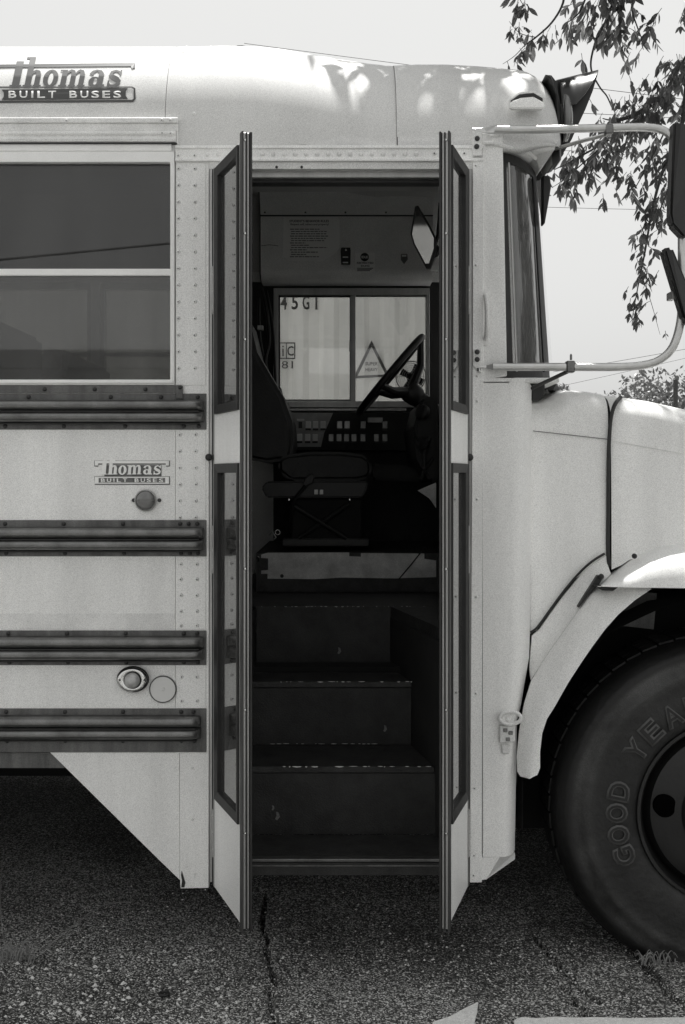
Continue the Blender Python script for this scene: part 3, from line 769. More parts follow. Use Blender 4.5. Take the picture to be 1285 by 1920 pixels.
MB().tube([Vector((wl(.16, True)[0]+.002, wl(.16, True)[1]-.004, WZ(300))), Vector((wl(.16, False)[0]+.002, wl(.16, False)[1]-.004, WZ(695)))], .003, 6).build('gasket_trim', ALU, wq)
# front glass across the bus
xt, yt = wl(1, True); xb_, yb_ = wl(1, False)
mb = MB()
A = [Vector((xt+.12*math.sin(math.pi*k/10), yt+(YW-2*yt)*k/10, WZ(282))) for k in range(11)]
B = [Vector((xb_+.14*math.sin(math.pi*k/10), yb_+(YW-2*yb_)*k/10, WZ(706))) for k in range(11)]
mb.grid([A, B]); mb.build('front_pane', G_WIND, wq, smooth='all')
mb = MB(); mb.tube(A, .02, 6); mb.tube(B, .02, 6); mb.tube([A[5], B[5]], .015, 6); mb.build('gasket', RUB, wq)
# far corner post
MB().box(xt-.10, xt, YW-.06, YW-.02, WZ(706), WZ(272)).build('corner_post', PAINT, BUS)
# header under the cap: sloping fascia down to the windshield
mb = MB()
prof_top = [(1046, 262), (1044, 268)]
fa = [W(908, 262, .0), W(1000, 262, .0), W(1046, 262, .05), W(1040, 280, .06), W(1012, 321, .20), W(1004, 290, .12), W(985, 283, .05), W(940, 279, .01), W(908, 272, 0)]
mb.prism(fa, (0, 2.1, 0)); mb.build('windshield_header', PAINT, BUS, bevel=.002)
MB().tube([W(908, 268, -.008), W(925, 268, -.008), W(960, 278, .004), W(992, 286, .03), W(1004, 297, .08)], .006, 8).build('header_gutter', PAINTW, BUS, smooth=True)
# interior sun visor edge / wiper arm in front of glass
MB().prism([W(1018, 327, .22), W(1032, 332, .22), W(1034, 350, .22), W(1022, 420, .22), W(1018, 420, .22)], (0, .04, 0)).build('wiper_motor_cover', BLACK, BUS, bevel=.004)
MB().box(WX(951), WX(1030, .2), .03, 2.2, WZ(716), WZ(706.5)).build('cowl_top', PAINT, BUS, bevel=.003)
MB().pprism([(997, 716), (1022, 714), (1022, 740), (1012, 750), (997, 752)], .06, .09).build('cowl_vent', RUB, BUS, bevel=.004)

# --- cap details ------------------------------------------------------------
cl = empty('clearance_lamp', W(988, 188, 0), BUS)
YC = .0
MB().pprism([(956, 183), (975, 172), (1003, 170), (1022, 180), (1021, 202), (957, 202)], -.010, .02).build('lamp_base', PAINTW, cl, bevel=.004, seg=2)
MB().pprism([(958, 188), (975, 176), (1001, 174), (1018, 184), (1018, 190), (1001, 180), (976, 182), (958, 193)], -.016, -.010).build('lens', RUB, cl, bevel=.001)
MB().pprism([(955, 197), (960, 189), (976, 184), (1001, 181), (1017, 190), (1023, 197), (1022, 203), (957, 203)], -.024, -.012).build('lamp_hood', PAINT, cl, bevel=.003, seg=2)
wlr = empty('warning_lamp_visor', W(1080, 200, .3), BUS)
# eyebrow hood: half-tube flaring forwards, its tip reaching ahead
c0 = W(1040, 222, .32); rr0 = s1(68, .32)
rows = []
for k in range(13):
    th = R(-90+15*k)                                # around the lamp, open below
    ca, sa = math.cos(th), math.sin(th)
    row = []
    for j in range(8):
        u = j/7; L = .135*(0.30+.70*max(0, ca)**.8) if True else 0
        rad = rr0*(1+.12*u)
        row.append(Vector((c0.x+L*u, c0.y+rad*sa*1.1, c0.z+rad*(ca+0)*1.0*(1.0+.0*u)+.018*u*max(0, ca))))
    rows.append(row)
VMESH = None
mb = MB(); mb.grid(rows)
r_ = bmesh.ops.extrude_face_region(mb.bm, geom=list(mb.bm.faces))
for v_ in [e for e in r_['geom'] if isinstance(e, bmesh.types.BMVert)]:
    dd = (Vector((0, c0.y, c0.z))-Vector((0, v_.co.y, v_.co.z))); v_.co += dd.normalized()*.006
mb.build('visor_hood', VISOR, wlr, smooth=True)
# lower tongue seen from the side: dark side cheek
mb = MB()
cheek = [(1036, 152), (1121, 139), (1112, 170), (1098, 205), (1084, 235), (1072, 262), (1058, 285), (1049, 296), (1044, 262), (1046, 220), (1042, 185)]
mb.prism([W(x_, y_, .25) for x_, y_ in cheek], (0, .004, 0)); mb.build('visor_cheek', VISOR, wlr)
MB().prism([W(1044, 160, .252), W(1054, 168, .252), W(1058, 290, .252), W(1046, 296, .252)], (0, .2, 0)).build('lamp_housing', BLACK, wlr, bevel=.004)
MB().lathe(W(1056, 222, .20), (1, -.12, 0), [(s1(45, .2), 0), (s1(42, .2), .015), (s1(20, .2), .028), (0, .03)], 28).build('lens', LENS, wlr, smooth='all')
MB().prism([W(1051, 195, .225), W(1060, 195, .225), W(1061, 240, .225), W(1053, 246, .225)], (0, .03, 0)).build('lens', LENSC, wlr, bevel=.002)
MB().prism([W(1022, 139, .10), W(1032, 146, .10), W(1044, 180, .10), W(1047, 235, .10), W(1050, 300, .10), W(1053, 300, .14), W(1052, 200, .14), W(1042, 150, .14), W(1034, 140, .14)], (0, .12, 0)).build('lamp_backplate', BLACK, BUS, bevel=.003)

# --- mirror arms -----------------------------------------------------------------
ma = empty('side_mirror', W(1180, 450, -.15), BUS)
def P3(pts, y0, y1):
    n_ = len(pts); return [W(x_, y_, y0+(y1-y0)*k/(n_-1)) for k, (x_, y_) in enumerate(pts)]
def smooth_path(pts, k=5):
    out = []
    for i in range(len(pts)-1):
        p0, p1, p2, p3 = pts[max(0, i-1)], pts[i], pts[i+1], pts[min(len(pts)-1, i+2)]
        for j in range(k):
            t = j/k; out.append(.5*((2*p1)+(p2-p0)*t+(2*p0-5*p1+4*p2-p3)*t*t+(3*p1-p0-3*p2+p3)*t**3))
    out.append(pts[-1]); return out
main = [(928, 243), (1000, 243), (1100, 241), (1160, 239), (1215, 239), (1245, 245), (1264, 262), (1275, 290), (1279, 340), (1279, 450), (1279, 560), (1275, 610), (1262, 650), (1240, 673), (1210, 684), (1160, 688), (1050, 688), (960, 688), (925, 688)]
ys_m = [-.02, -.04, -.07, -.09, -.10, -.11, -.12, -.12, -.12, -.12, -.12, -.12, -.12, -.11, -.10, -.09, -.06, -.03, -.02]
path = smooth_path([W(x_, y_, yy) for (x_, y_), yy in zip(main, ys_m)], 4)
MB().tube(path, .0118, 12).build('mirror_arm', TUBE, ma, smooth=True)
# flattened ends and their plates
MB().prism([W(886, 240, -.012), W(908, 239, -.014), W(935, 233, -.026), W(935, 250, -.026), W(912, 248, -.014), W(886, 246, -.012)], (0, .006, 0)).build('arm_end', TUBE, ma, bevel=.0015)
MB().prism([W(890, 686, -.012), W(912, 685, -.014), W(932, 680, -.026), W(932, 696, -.026), W(912, 690, -.014), W(890, 689, -.012)], (0, .006, 0)).build('arm_end', TUBE, ma, bevel=.0015)
MB().pprism([(886, 242), (904, 242), (904, 292), (886, 292)], -.012, -.0065).build('mounting_plate', PAINTW, ma, bevel=.0015)
MB().pprism([(904.4, 250), (915, 250), (908.5, 290), (904.4, 296)], -.008, -.002).build('mounting_plate', PAINTW, ma, bevel=.0015)
MB().pprism([(887, 655), (903, 655), (903, 700), (887, 686)], -.012, -.0065).build('mounting_plate', PAINTW, ma, bevel=.0015)
for p in ((895, 260), (894, 275), (895, 660), (895, 674)): MB().lathe(W(p[0], p[1], -.012), (0, -1, 0), [(.0075, 0), (.0075, .003), (.004, .005), (0, .005)], 12).build('bolt', DARK, ma, smooth=True)
MB().lathe(W(898, 690, -.010), (0, 0, -1), [(.006, 0), (.006, .010), (.003, .011)], 6).build('nut', CHROME, ma)
# clamps and struts
def clamp(px, py, Y, w_=9, h_=20):
    MB().pbox(px-w_, py-h_/2, px+w_, py+h_/2, Y-.016, Y+.018).build('clamp', RAIL, ma, bevel=.003)
    MB().lathe(W(px, py-h_/2-1, Y), (0, 0, 1), [(.0035, 0), (.0035, .014), (.001, .018)], 8).build('clamp_bolt', RAIL, ma)
clamp(1144, 241, -.085, 7, 18); clamp(1071, 687, -.065, 8, 22); 
MB().pbox(1259, 545, 1270, 560, -.15, -.10).build('clamp', RAIL, ma, bevel=.002)
MB().tube([W(1143, 251, -.08), W(1100, 262, -.02), W(1042, 279, .12)], .006, 8).build('strut', TUBE, ma, smooth=True)
MB().tube([W(1066, 696, -.055), W(1000, 727, .02)], .006, 8).build('strut', RUBG, ma, smooth=True)
MB().lathe(W(999, 728, .02), (-.3, -1, 0), [(.006, 0), (.005, .006), (0, .007)], 12).build('strut_foot', RUB, ma)
# mirror heads (mostly out of the frame)
MB().prism([W(1264, 226, -.165), W(1276, 230, -.165), W(1340, 250, -.10), W(1340, 420, -.10), W(1284, 445, -.165), W(1260, 420, -.165), W(1258, 400, -.165)], (.0, .05, 0)).build('mirror_head', BLACK, ma, bevel=.006, seg=2)
MB().prism([W(1243, 465, -.17), W(1262, 462, -.17), W(1300, 555, -.14), W(1310, 620, -.14), W(1284, 600, -.17)], (0, .05, 0)).build('mirror_head', BLACK, ma, bevel=.008, seg=2)

# --- hood and fender ------------------------------------------------------------
YH = .10
hood = empty('hood', W(1300, 900, YH), BUS)
def hood_rows(tops, ybots, Yt=YH):
    rows = []
    for (px, yt_), yb2 in zip(tops, ybots):
        X = WX(px, Yt)
        zt = WZ(yt_, Yt+.10); zb2 = WZ(yb2, Yt)
        row = []
        for k in range(9):                            # side rises to a crease, then leans in, rounds over, crosses the top
            u = k/8
            row.append(Vector((X, Yt+.012*(u**2), zb2+(zt-.075-zb2)*u)))
        for k in range(1, 9):
            th = R(80)*k/8; row.append(Vector((X, Yt+.012+.10*(1-math.cos(th)), zt-.075+.075*math.sin(th))))
        y9 = row[-1].y; z9 = row[-1].z
        for k in range(1, 9): row.append(Vector((X, y9+(YW/2-y9)*k/8, z9+.05*math.sin(math.pi/2*k/8))))
        rows.append(row+[Vector((p.x, YW-p.y, p.z)) for p in row[-2::-1]])
    return rows
rear = [(994.5, 757), (1006, 757), (1030, 755), (1048, 748), (1062, 738), (1080, 732), (1110, 734), (1142, 739)]
rows = hood_rows(rear, [1250]*len(rear))
# lower edge follows the black seam
ybot = [1188, 1182, 1150, 1122, 1105, 1085, 1060, 1037]
rows = hood_rows(rear, ybot)
mb = MB(); mb.grid(rows); mb.build('cowl_side', PAINT, hood, smooth=True)
front = [(1147, 744), (1165, 742), (1180, 745), (1230, 752), (1285, 764), (1400, 790), (1600, 840), (1800, 900), (1850, 940)]
fb = [1068, 1060, 1050, 1036, 1020, 1020, 1060, 1120, 1200]
rows = hood_rows(front, fb)
mb = MB(); V = mb.grid(rows); mb.build('hood_shell', PAINT, hood, smooth=True)
# nose
rw = rows[-1]; mb = MB(); mb.prism([p+Vector((.002, 0, 0)) for p in rw], (.03, 0, 0)); mb.build('grille_panel', PAINT, hood)
# gap filler inside seam, dark
MB().prism([W(1140, 1035, YH+.03), W(1152, 1066, YH+.03), W(1152, 762, YH+.05), W(1160, 745, YH+.12), W(1150, 745, YH+.12), W(1141, 765, YH+.05)], (0, .02, 0)).build('gap_seal', RUB, hood)
MB().tube(smooth_path([W(1164, 745, YH+.06), W(1154, 757, YH+.008), W(1147, 778, YH-.001), W(1143.5, 808, YH-.003), W(1141, 870, YH-.004), W(1140.5, 960, YH-.004), W(1140, 1030, YH-.004), W(1143, 1062, YH-.004)], 4), .0062, 8).build('gap_seal', RUB, hood, smooth=True)
MB().tube([W(1000, 808, YH+.004), W(1140, 823.5, YH+.003)], .0013, 6).build('crease_line', INKG, hood)
MB().tube([W(1150, 827, YH+.004), W(1290, 852, YH+.004)], .0010, 6).build('crease_line', PAINTW, hood)
# hood-to-fender seam
MB().tube(smooth_path([W(995, 1186, YH-.01), W(1008, 1176, YH-.012), W(1030, 1146, YH-.012), W(1055, 1112, YH-.012), (W(1085, 1076, YH-.012)), W(1110, 1053, YH-.011), W(1134, 1038, YH-.009)], 4), [.0045]*1+[.0040]*24, 6).build('fender_seal', RUB, hood, smooth=True)
MB().pprism([(993.2, 760), (994.4, 760), (994.4, 1190), (993.2, 1190)], YH-.004, YH+.02).build('gap_seal', RUB, hood)
# fender: swept skin
fd = empty('fender', W(1150, 1200, .02), BUS)
def skin(polyline_top, polyline_bot, Yt, Yb, name, m, cross=6, bulge=.02, th=.012):
    rows = []
    for (a, b, ya, yb3) in zip(polyline_top, polyline_bot, Yt, Yb):
        A = W(a[0], a[1], ya); B = W(b[0], b[1], yb3); row = []
        for k in range(cross+1):
            u = k/cross; p = A.lerp(B, u); p.y -= bulge*math.sin(math.pi*u); row.append(p)
        rows.append(row)
    mb = MB(); mb.grid(rows)
    r_ = bmesh.ops.extrude_face_region(mb.bm, geom=list(mb.bm.faces))
    for v_ in [e for e in r_['geom'] if isinstance(e, bmesh.types.BMVert)]: v_.co.y += th
    return mb.build(name, m, fd, smooth=True)
# back panel under the seam (concave) then the splash leg
topl = [(1137, 1042), (1112, 1058), (1088, 1080), (1058, 1116), (1033, 1150), (1012, 1180), (998, 1192), (994, 1240)]
botl = [(1146, 1076), (1130, 1092), (1108, 1112), (1088, 1140), (1066, 1172), (1040, 1208), (1018, 1240), (996, 1275)]
skin(topl, botl, [YH-.006]*8, [YH-.03]*8, 'fender_crown', PAINT, bulge=-.012)
o1 = [(1147, 1078), (1131, 1094), (1109, 1114), (1089, 1142), (1067, 1174), (1041, 1210), (1019, 1242), (997, 1278), (984, 1320), (975, 1370), (970, 1420), (971, 1448), (976, 1456), (988, 1458.5)]
i1 = [(1222, 1104), (1190, 1126), (1160, 1152), (1135, 1180), (1112, 1211), (1090, 1243), (1066, 1280), (1040, 1326), (1026, 1348), (1017, 1375), (1013, 1410), (1013, 1440), (1008, 1453), (996, 1458.5)]
skin(o1, i1, [YH-.031-.006*k for k in range(14)], [-.03]*14, 'splash_guard', PAINT, bulge=.012)
# bright rounded fender top with its straight lower lip
t2 = [(1125, 1097), (1140, 1086), (1160, 1071), (1185, 1052), (1215, 1035), (1250, 1024), (1300, 1018), (1400, 1020), (1500, 1040), (1600, 1090), (1680, 1160), (1720, 1240)]
b2 = [(1119, 1099), (1133, 1100), (1160, 1101), (1185, 1101.5), (1215, 1102), (1250, 1102.5), (1300, 1103), (1400, 1104), (1480, 1120), (1560, 1170), (1610, 1220), (1640, 1280)]
rows = []
for (a, b) in zip(t2, b2):
    A = W(a[0], a[1], .07); B = W(b[0], b[1], -.055); row = []
    for k in range(9):
        u = k/8; z = B.z+(A.z-B.z)*math.sin(u*math.pi/2); yy = -.055+.125*(1-math.cos(u*math.pi/2)); x_ = B.x+(A.x-B.x)*u
        row.append(Vector((x_, yy, z)))
    row.append(Vector((A.x, .13, A.z-.004)))
    rows.append(row)
mb = MB(); mb.grid(rows); mb.build('fender_top', PAINT, fd, smooth=True)
MB().pprism([(1115, 1098), (1220, 1103), (1214, 1111), (1195, 1110), (1130, 1107)], .02, .06).build('fender_seal', RUB, fd)
MB().pprism([(1121, 1079), (1134, 1079), (1124, 1096), (1104, 1116), (1086, 1140), (1084, 1138), (1100, 1112), (1112, 1094)], YH-.045, YH-.02).build('fender_seal', RUB, fd, bevel=.002)
MB().lathe(W(1190, 1043, .04), (-.4, -1, .3), [(.008, 0), (.007, .008), (0, .010)], 12).build('rubber_bumper', BLACK, fd)
MB().lathe(W(1128, 1081, .05), (-.4, -1, .3), [(.008, 0), (.007, .008), (0, .010)], 12).build('rubber_bumper', BLACK, fd)
# wheel arch lining and the frame behind the wheel
ww = empty('wheel_arch_lining', (1.1, .7, .8), BUS)
cxw, czw = WX(1360, .06), WZ(1517, .06)
rows = []
for k in range(13):
    th = R(-8+196*k/12); rows.append([Vector((cxw+.60*math.cos(th), y_, czw+.62*math.sin(th))) for y_ in (YH+.02, .5)])
mb = MB(); mb.grid(rows); mb.build('lining_shell', UNDER, ww, smooth='all')
MB().box(WX(985), 3.0, .5, .53, .25, 1.3).build('lining_back', UNDER, ww)
MB().prism([W(1195, 1112, .3), W(1232, 1112, .3), W(1226, 1180, .3), W(1155, 1172, .3)], (0, .02, 0)).build('engine_bracket', RAILB, ww)
bx('chassis_rail', UNDER, XL, 3.0, .75, .85, .50, .75); bx('chassis_rail', UNDER, XL, 3.0, 1.55, 1.65, .50, .75)
bx('light_block_tank', UNDER, -3.2, -.9, 1.75, 2.35, .10, .6)  # unseen dark box added to cut the light under the bus
bx('light_block_box', UNDER, -.85, .45, 1.9, 2.35, .12, .6)  # second unseen box, added to darken the ground below
bx('leak_block_box', UNDER, .62, 2.4, .55, 1.85, .45, 1.2)  # unseen box added to stop sun leaking through the engine bay
bx('firewall', INTD, .50, .53, .12, 2.3, .5, WZ(712, .2))
bx('cowl_inner', UNDER, WX(930), .55, .36, .42, .3, 1.4)
bx('front_axle', UNDER, cxw-.06, cxw+.06, .3, 2.1, czw-.06, czw+.06)
bx('front_bumper', UNDER, 2.52, 2.6, .1, 2.3, .45, .7)

# --- wheel -----------------------------------------------------------------------
def wheel(cx, cz, Y, sgn, letters):
    wr = empty('front_wheel', (cx, Y+.14, cz), BUS)
    Rt = s1(326, .04)
    c = (cx, Y, cz); ax = (0, -sgn, 0)
    prof = [(s1(166), -.05), (s1(172), -.012), (s1(176), .004), (s1(184), .010), (s1(196), .017), (s1(236), .022), (s1(262), .018), (s1(266), .021), (s1(276), .020), (s1(280), .014),
            (s1(300), .004), (s1(304), .006), (s1(312), -.006), (s1(320), -.025), (s1(325), -.05), (s1(326), -.08), (s1(326), -.20), (s1(320), -.235), (s1(290), -.26), (s1(190), -.26), (s1(170), -.23)]
    mb = MB(); mb.lathe(c, ax, prof, 96, cap=False); mb.build('tyre', TYRE, wr, smooth='all')
    # tread blocks
    mb = MB()
    nb = 60
    for k in range(nb):
        th = 2*math.pi*k/nb; u = Vector((math.cos(th), 0, math.sin(th))); t = Vector((-math.sin(th), 0, math.cos(th)))
        for (ya, yb4) in ((.092, .138), (.145, .19), (.197, .245)):
            a0 = Vector((cx, Y+(ya if sgn > 0 else -ya), cz)); a1 = Vector((cx, Y+(yb4 if sgn > 0 else -yb4), cz)); hw = .023
            q = [a0+u*(Rt-.0065)-t*hw, a0+u*(Rt-.004)+t*hw, a1+u*(Rt-.004)+t*hw, a1+u*(Rt-.004)-t*hw]
            mb.prism(q, u*.006)
    tb = mb.build('tread_blocks', TYRE, wr); tb['kind'] = 'stuff'
    prof = [(s1(176), -.004), (s1(174), .008), (s1(168), .008), (s1(163), -.006), (s1(160), -.04), (s1(156), -.05), (s1(150), -.03), (s1(146), -.012), (s1(120), .006), (s1(96), .012),
            (s1(92), .014), (s1(88), .030), (s1(86), .030), (s1(84), .045), (s1(60), .05), (s1(56), .085), (s1(50), .09), (0, .09)]
    mb = MB(); mb.lathe(c, ax, prof, 72, cap=False); mb.build('rim', RIMM, wr, smooth=True)
    for k in range(5):
        th = R(180-6+72*k); p = Vector((cx+s1(122)*math.cos(th), Y-sgn*.0035, cz+s1(122)*math.sin(th)))
        mb = MB(); mb.lathe(p, (0, -sgn, 0), [(s1(21.5), -.01), (s1(21.5), .0058), (s1(20.5), .0065), (0, .0065)], 28)
        q = mb.build('hand_hole_shade_disc', HOLE_SHADE, wr, smooth=True)  # solid near-black disc; the hole's dark inside is its colour
    for k in range(10):
        th = R(18+36*k); p = Vector((cx+s1(74)*math.cos(th), Y-sgn*.047, cz+s1(74)*math.sin(th)))
        MB().lathe(p, (0, -sgn, 0), [(.019, 0), (.019, .018), (.013, .026), (.009, .04), (0, .04)], 6).build('lug_nut', ALU if k in (4, 5) else RAIL, wr)
    if letters:
        for chs, angs in (('GOODYEAR', (201.5, 190.5, 179.5, 168.5, 146, 134, 121, 108.5)),):
            for ch, a, bo_, dp_, mt_ in [(c1, a1, b1, d1, m1) for c1, a1 in zip(chs, angs) for b1, d1, m1 in ((.05, .0045, TYREL), (.0, .0055, HOLE2))]:
                me = text_bm(ch, 1.0, 0, bo_)
                xs_ = [v.co.x for v in me.vertices]; ys_ = [v.co.y for v in me.vertices]
                bxx, byy = (min(xs_)+max(xs_))/2, (min(ys_)+max(ys_))/2
                hh = s1(43 if bo_ else 36)/(max(ys_)-min(ys_)); wd = s1(38 if bo_ else 31)/(max(xs_)-min(xs_))
                bm = bmesh.new(); bm.from_mesh(me); bpy.data.meshes.remove(me)
                bmesh.ops.remove_doubles(bm, verts=bm.verts, dist=1e-5)
                th = R(a); ur = Vector((math.cos(th), 0, math.sin(th))); tt = Vector((math.sin(th), 0, -math.cos(th)))
                r0 = s1(215)
                outer = [e for e in bm.edges if e.is_boundary]
                for v in bm.verts:
                    lx, ly = (v.co.x-bxx)*wd, (v.co.y-byy)*hh
                    v.co = ur*(r0+ly)+tt*lx+Vector((0, 0, 0))
                r_ = bmesh.ops.extrude_face_region(bm, geom=list(bm.faces))
                vv = [e for e in r_['geom'] if isinstance(e, bmesh.types.BMVert)]
                bmesh.ops.translate(bm, verts=vv, vec=(0, -dp_, 0))
                bmesh.ops.recalc_face_normals(bm, faces=bm.faces)
                cc = ur*r0
                bmesh.ops.translate(bm, verts=bm.verts, vec=-cc)
                me2 = bpy.data.meshes.new('tyre_letter'); bm.to_mesh(me2); bm.free(); me2.materials.append(mt_)
                link('tyre_letter', me2, Vector((cx, Y-.0195, cz))+cc, wr)
    return wr
wheel(cxw, czw, .03, 1, True)
wheel(cxw, czw, YW-.03, -1, False)

# --- bus interior -----------------------------------------------------------------
YI = 2.30
zfl = .952
# far wall with the driver's window opening
DW = (WX(513, YI), WX(806, YI), WZ(763, YI), WZ(541, YI))
fw = [(a, b) for a, b in wins]
wz0, wz1 = WZb, WZt
MB().box(XL, DW[0], YI, YW, .45, DW[2]).build('far_wall', INT, BUS)
for (a, b) in []: pass
edge = XL
for a, b in sorted(fw):
    if b > DW[0]-.08: b = DW[0]-.08
    MB().box(edge, a, YI, YW, DW[2], WZ(285)).build('far_wall', INT, BUS)
    wr = empty('passenger_window', ((a+b)/2, YI+.05, 2), BUS)
    O = lambda x0, x1, z0, z1, y: [Vector((x0, y, z1)), Vector((x1, y, z1)), Vector((x1, y, z0)), Vector((x0, y, z0))]
    MB().ring(O(a, b, DW[2], WZ(285), YI+.01), O(a+.02, b-.02, DW[2]+.02, WZ(305), YI+.01), (0, .06, 0)).build('window_frame', ALU, wr)
    MB().box(a+.02, b-.02, YI+.035, YI+.039, DW[2]+.02, WZ(305)).build('pane', G_SIDE2, wr)
    MB().box(a+.02, b-.02, YI+.025, YI+.055, WZ(517), WZ(504)).build('window_bar', ALU, wr)
    edge = b
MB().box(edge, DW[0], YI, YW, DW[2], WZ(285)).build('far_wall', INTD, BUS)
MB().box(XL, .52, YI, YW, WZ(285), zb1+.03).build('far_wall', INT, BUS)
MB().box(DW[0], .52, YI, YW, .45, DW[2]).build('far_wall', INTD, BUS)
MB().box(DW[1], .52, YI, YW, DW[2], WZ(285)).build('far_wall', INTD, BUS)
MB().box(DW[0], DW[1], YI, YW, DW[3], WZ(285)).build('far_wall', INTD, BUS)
dw = empty('driver_window', W(660, 650, YI), BUS)
MB().pring((513, 540, 806, 764), (522, 553, 799, 752), YI-.02, YI+.05).build('window_frame', ALU, dw, bevel=.002)
MB().pring((522.5, 553.5, 661, 751.5), (525.5, 557, 656, 749), YI-.002, YI+.012).build('window_gasket', RUB, dw)
MB().pbox(657, 546, 667, 756, YI-.008, YI+.03).build('window_bar', ALU, dw, bevel=.002)
MB().pbox(655, 640, 663, 658, YI-.022, YI-.009).build('window_latch', ALU, dw, bevel=.002)
MB().pbox(667.5, 553.5, 798, 556, YI+.0, YI+.02).build('window_gasket', RUB, dw)
MB().pbox(524, 556, 657, 750, YI+.013, YI+.017).build('pane', G_FAR, dw)
MB().pbox(666, 556, 799, 751.5, YI+.021, YI+.025).build('pane', G_FAR, dw)
MB().pbox(500, 765, 762, 771, YI-.04, YI-.001).build('window_sill', ALU, dw, bevel=.003)
# unseen far skirt, dropped low to block light under the bus
MB().box(XL, .52, YW+.001, YW+.02, .22, .62).build('light_block_skirt', UNDER, BUS)
MB().box(XL, .5, .04, YI, .60, .64).build('underbody', UNDER, BUS) if False else None
# floor: with stairwell cut out
zt4 = WZ(1137, .88)
sx0, sx1 = WX(455, .3), .32
def floor_piece(x0, x1, y0, y1): MB().box(x0, x1, y0, y1, zt4-.04, zt4).build('floor', STEP, BUS)
floor_piece(XL, sx0, TB+.001, YI); floor_piece(sx0, .50, .88, YI)
MB().prism([Vector((.177, .88, zt4)), Vector((.50, .88, zt4)), Vector((.50, .12, zt4)), Vector((.345, .12, zt4)), Vector((.318, .24, zt4))], (0, 0, -.04)).build('floor', STEP, BUS)
# stair treads and risers
Y1, Y2, Y3, Y4 = .04, .28, .57, .88
z1_, z2_, z3_ = WZ(1612, Y1), WZ(1437, Y2), WZ(1278, Y3)
st = empty('entrance_steps', (0, .4, z1_), BUS)
rx = lambda y_: .177+(.88-y_)*(.292-.177)/(.60)
def plate(name, pts, th, m_): MB().prism([Vector(p) for p in pts], th).build(name, m_, st, bevel=.002)
plate('tread', [(sx0, Y1, z1_), (.37, Y1, z1_), (.37, Y2, z1_), (sx0, Y2, z1_)], (0, 0, -.02), STEP)
plate('riser', [(sx0, Y2, z1_), (rx(Y2)+.03, Y2, z1_), (rx(Y2)+.03, Y2, z2_-.021), (sx0, Y2, z2_-.021)], (0, .02, 0), RISER)
plate('tread', [(sx0, Y2-.004, z2_), (rx(Y2), Y2-.004, z2_), (rx(Y3), Y3, z2_), (sx0, Y3, z2_)], (0, 0, -.02), STEP)
plate('riser', [(sx0, Y3, z2_), (rx(Y3), Y3, z2_), (rx(Y3), Y3, z3_-.021), (sx0, Y3, z3_-.021)], (0, .02, 0), RISER)
plate('tread', [(sx0, Y3-.004, z3_), (rx(Y3), Y3-.004, z3_), (rx(Y4), Y4, z3_), (sx0, Y4, z3_)], (0, 0, -.02), STEP)
plate('riser', [(sx0, Y4-.002, z3_), (rx(Y4), Y4-.002, z3_), (rx(Y4), Y4-.002, zt4-.001), (sx0, Y4-.002, zt4-.001)], (0, .02, 0), RISER)
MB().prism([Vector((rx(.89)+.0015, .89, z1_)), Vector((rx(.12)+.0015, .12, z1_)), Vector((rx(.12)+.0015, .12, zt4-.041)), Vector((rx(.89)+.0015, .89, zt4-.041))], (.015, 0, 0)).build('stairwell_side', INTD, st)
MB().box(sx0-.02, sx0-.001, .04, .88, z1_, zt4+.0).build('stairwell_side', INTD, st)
MB().box(.372, .39, .04, .30, z1_-.02, WZ(330)).build('stairwell_side', INTD, st) if False else None
# sill under the bottom step
MB().pbox(404, 1611, 876, 1616, .012, .045).build('sill_trim', RAIL, st, bevel=.001)
MB().pbox(404, 1616.5, 876, 1642, .02, .05).build('sill_face', RISER, st, bevel=.002)
MB().pbox(404, 1622, 876, 1625, .015, .0195).build('sill_trim', RAILB, st, bevel=.0005)
SCUFF = mat('grey_scuff', .22, .6, var=.5, scale=90)
# chipped bright edges: thin broken slivers of bare metal on the nosings
def chips(py, Y, x0, x1, dens, par, zoff=0, seed=1, hmax=2.2):
    rnd = random.Random(seed); px = x0; mb = MB(); any_ = False
    while px < x1:
        L = rnd.uniform(1.5, 16)*dens
        if rnd.random() < .72:
            h = rnd.uniform(.5, hmax)
            a = py+rnd.uniform(-.3, .3)
            mb.pprism([(px, a), (px+L*.4, a-.3), (px+L, a), (px+L*.9, a+h*.6), (px+L*.5, a+h), (px+L*.15, a+h*.5)], Y-.0012, Y-.0002); any_ = True
        px += L+rnd.uniform(.5, 9)
    if any_:
        o = mb.build('chipped_edge', CHIP, par); o['kind'] = 'stuff'
chips(1437, Y2-.0045, 530, 690, 1.2, st, seed=3, hmax=2.6); chips(1437, Y2-.0045, 690, 812, .8, st, seed=4, hmax=1.4); chips(1278, Y3-.0045, 485, 775, 1, st, seed=5, hmax=1.8)
chips(1137, Y4-.003, 480, 800, .4, st, seed=6, hmax=.9); chips(1394.5, Y3-.001, 500, 700, .9, st, seed=8, hmax=.5); chips(1248.5, Y4-.003, 510, 590, 1.2, st, seed=9, hmax=1)
for (cx_, cy_, Y_, sc) in ((636, 1220, Y4-.003, .8), (722, 1366, Y3-.001, .8), (520, 1530, Y2-.001, 1.0), (512, 1515, Y2-.001, .6)):
    MB().pprism([(cx_-2*sc, cy_-8*sc), (cx_+3*sc, cy_-6*sc), (cx_+5*sc, cy_+2*sc), (cx_, cy_+8*sc), (cx_-4*sc, cy_+6*sc), (cx_-1*sc, cy_)], Y_-.0012, Y_-.0002).build('scuff_mark', SCUFF, st)
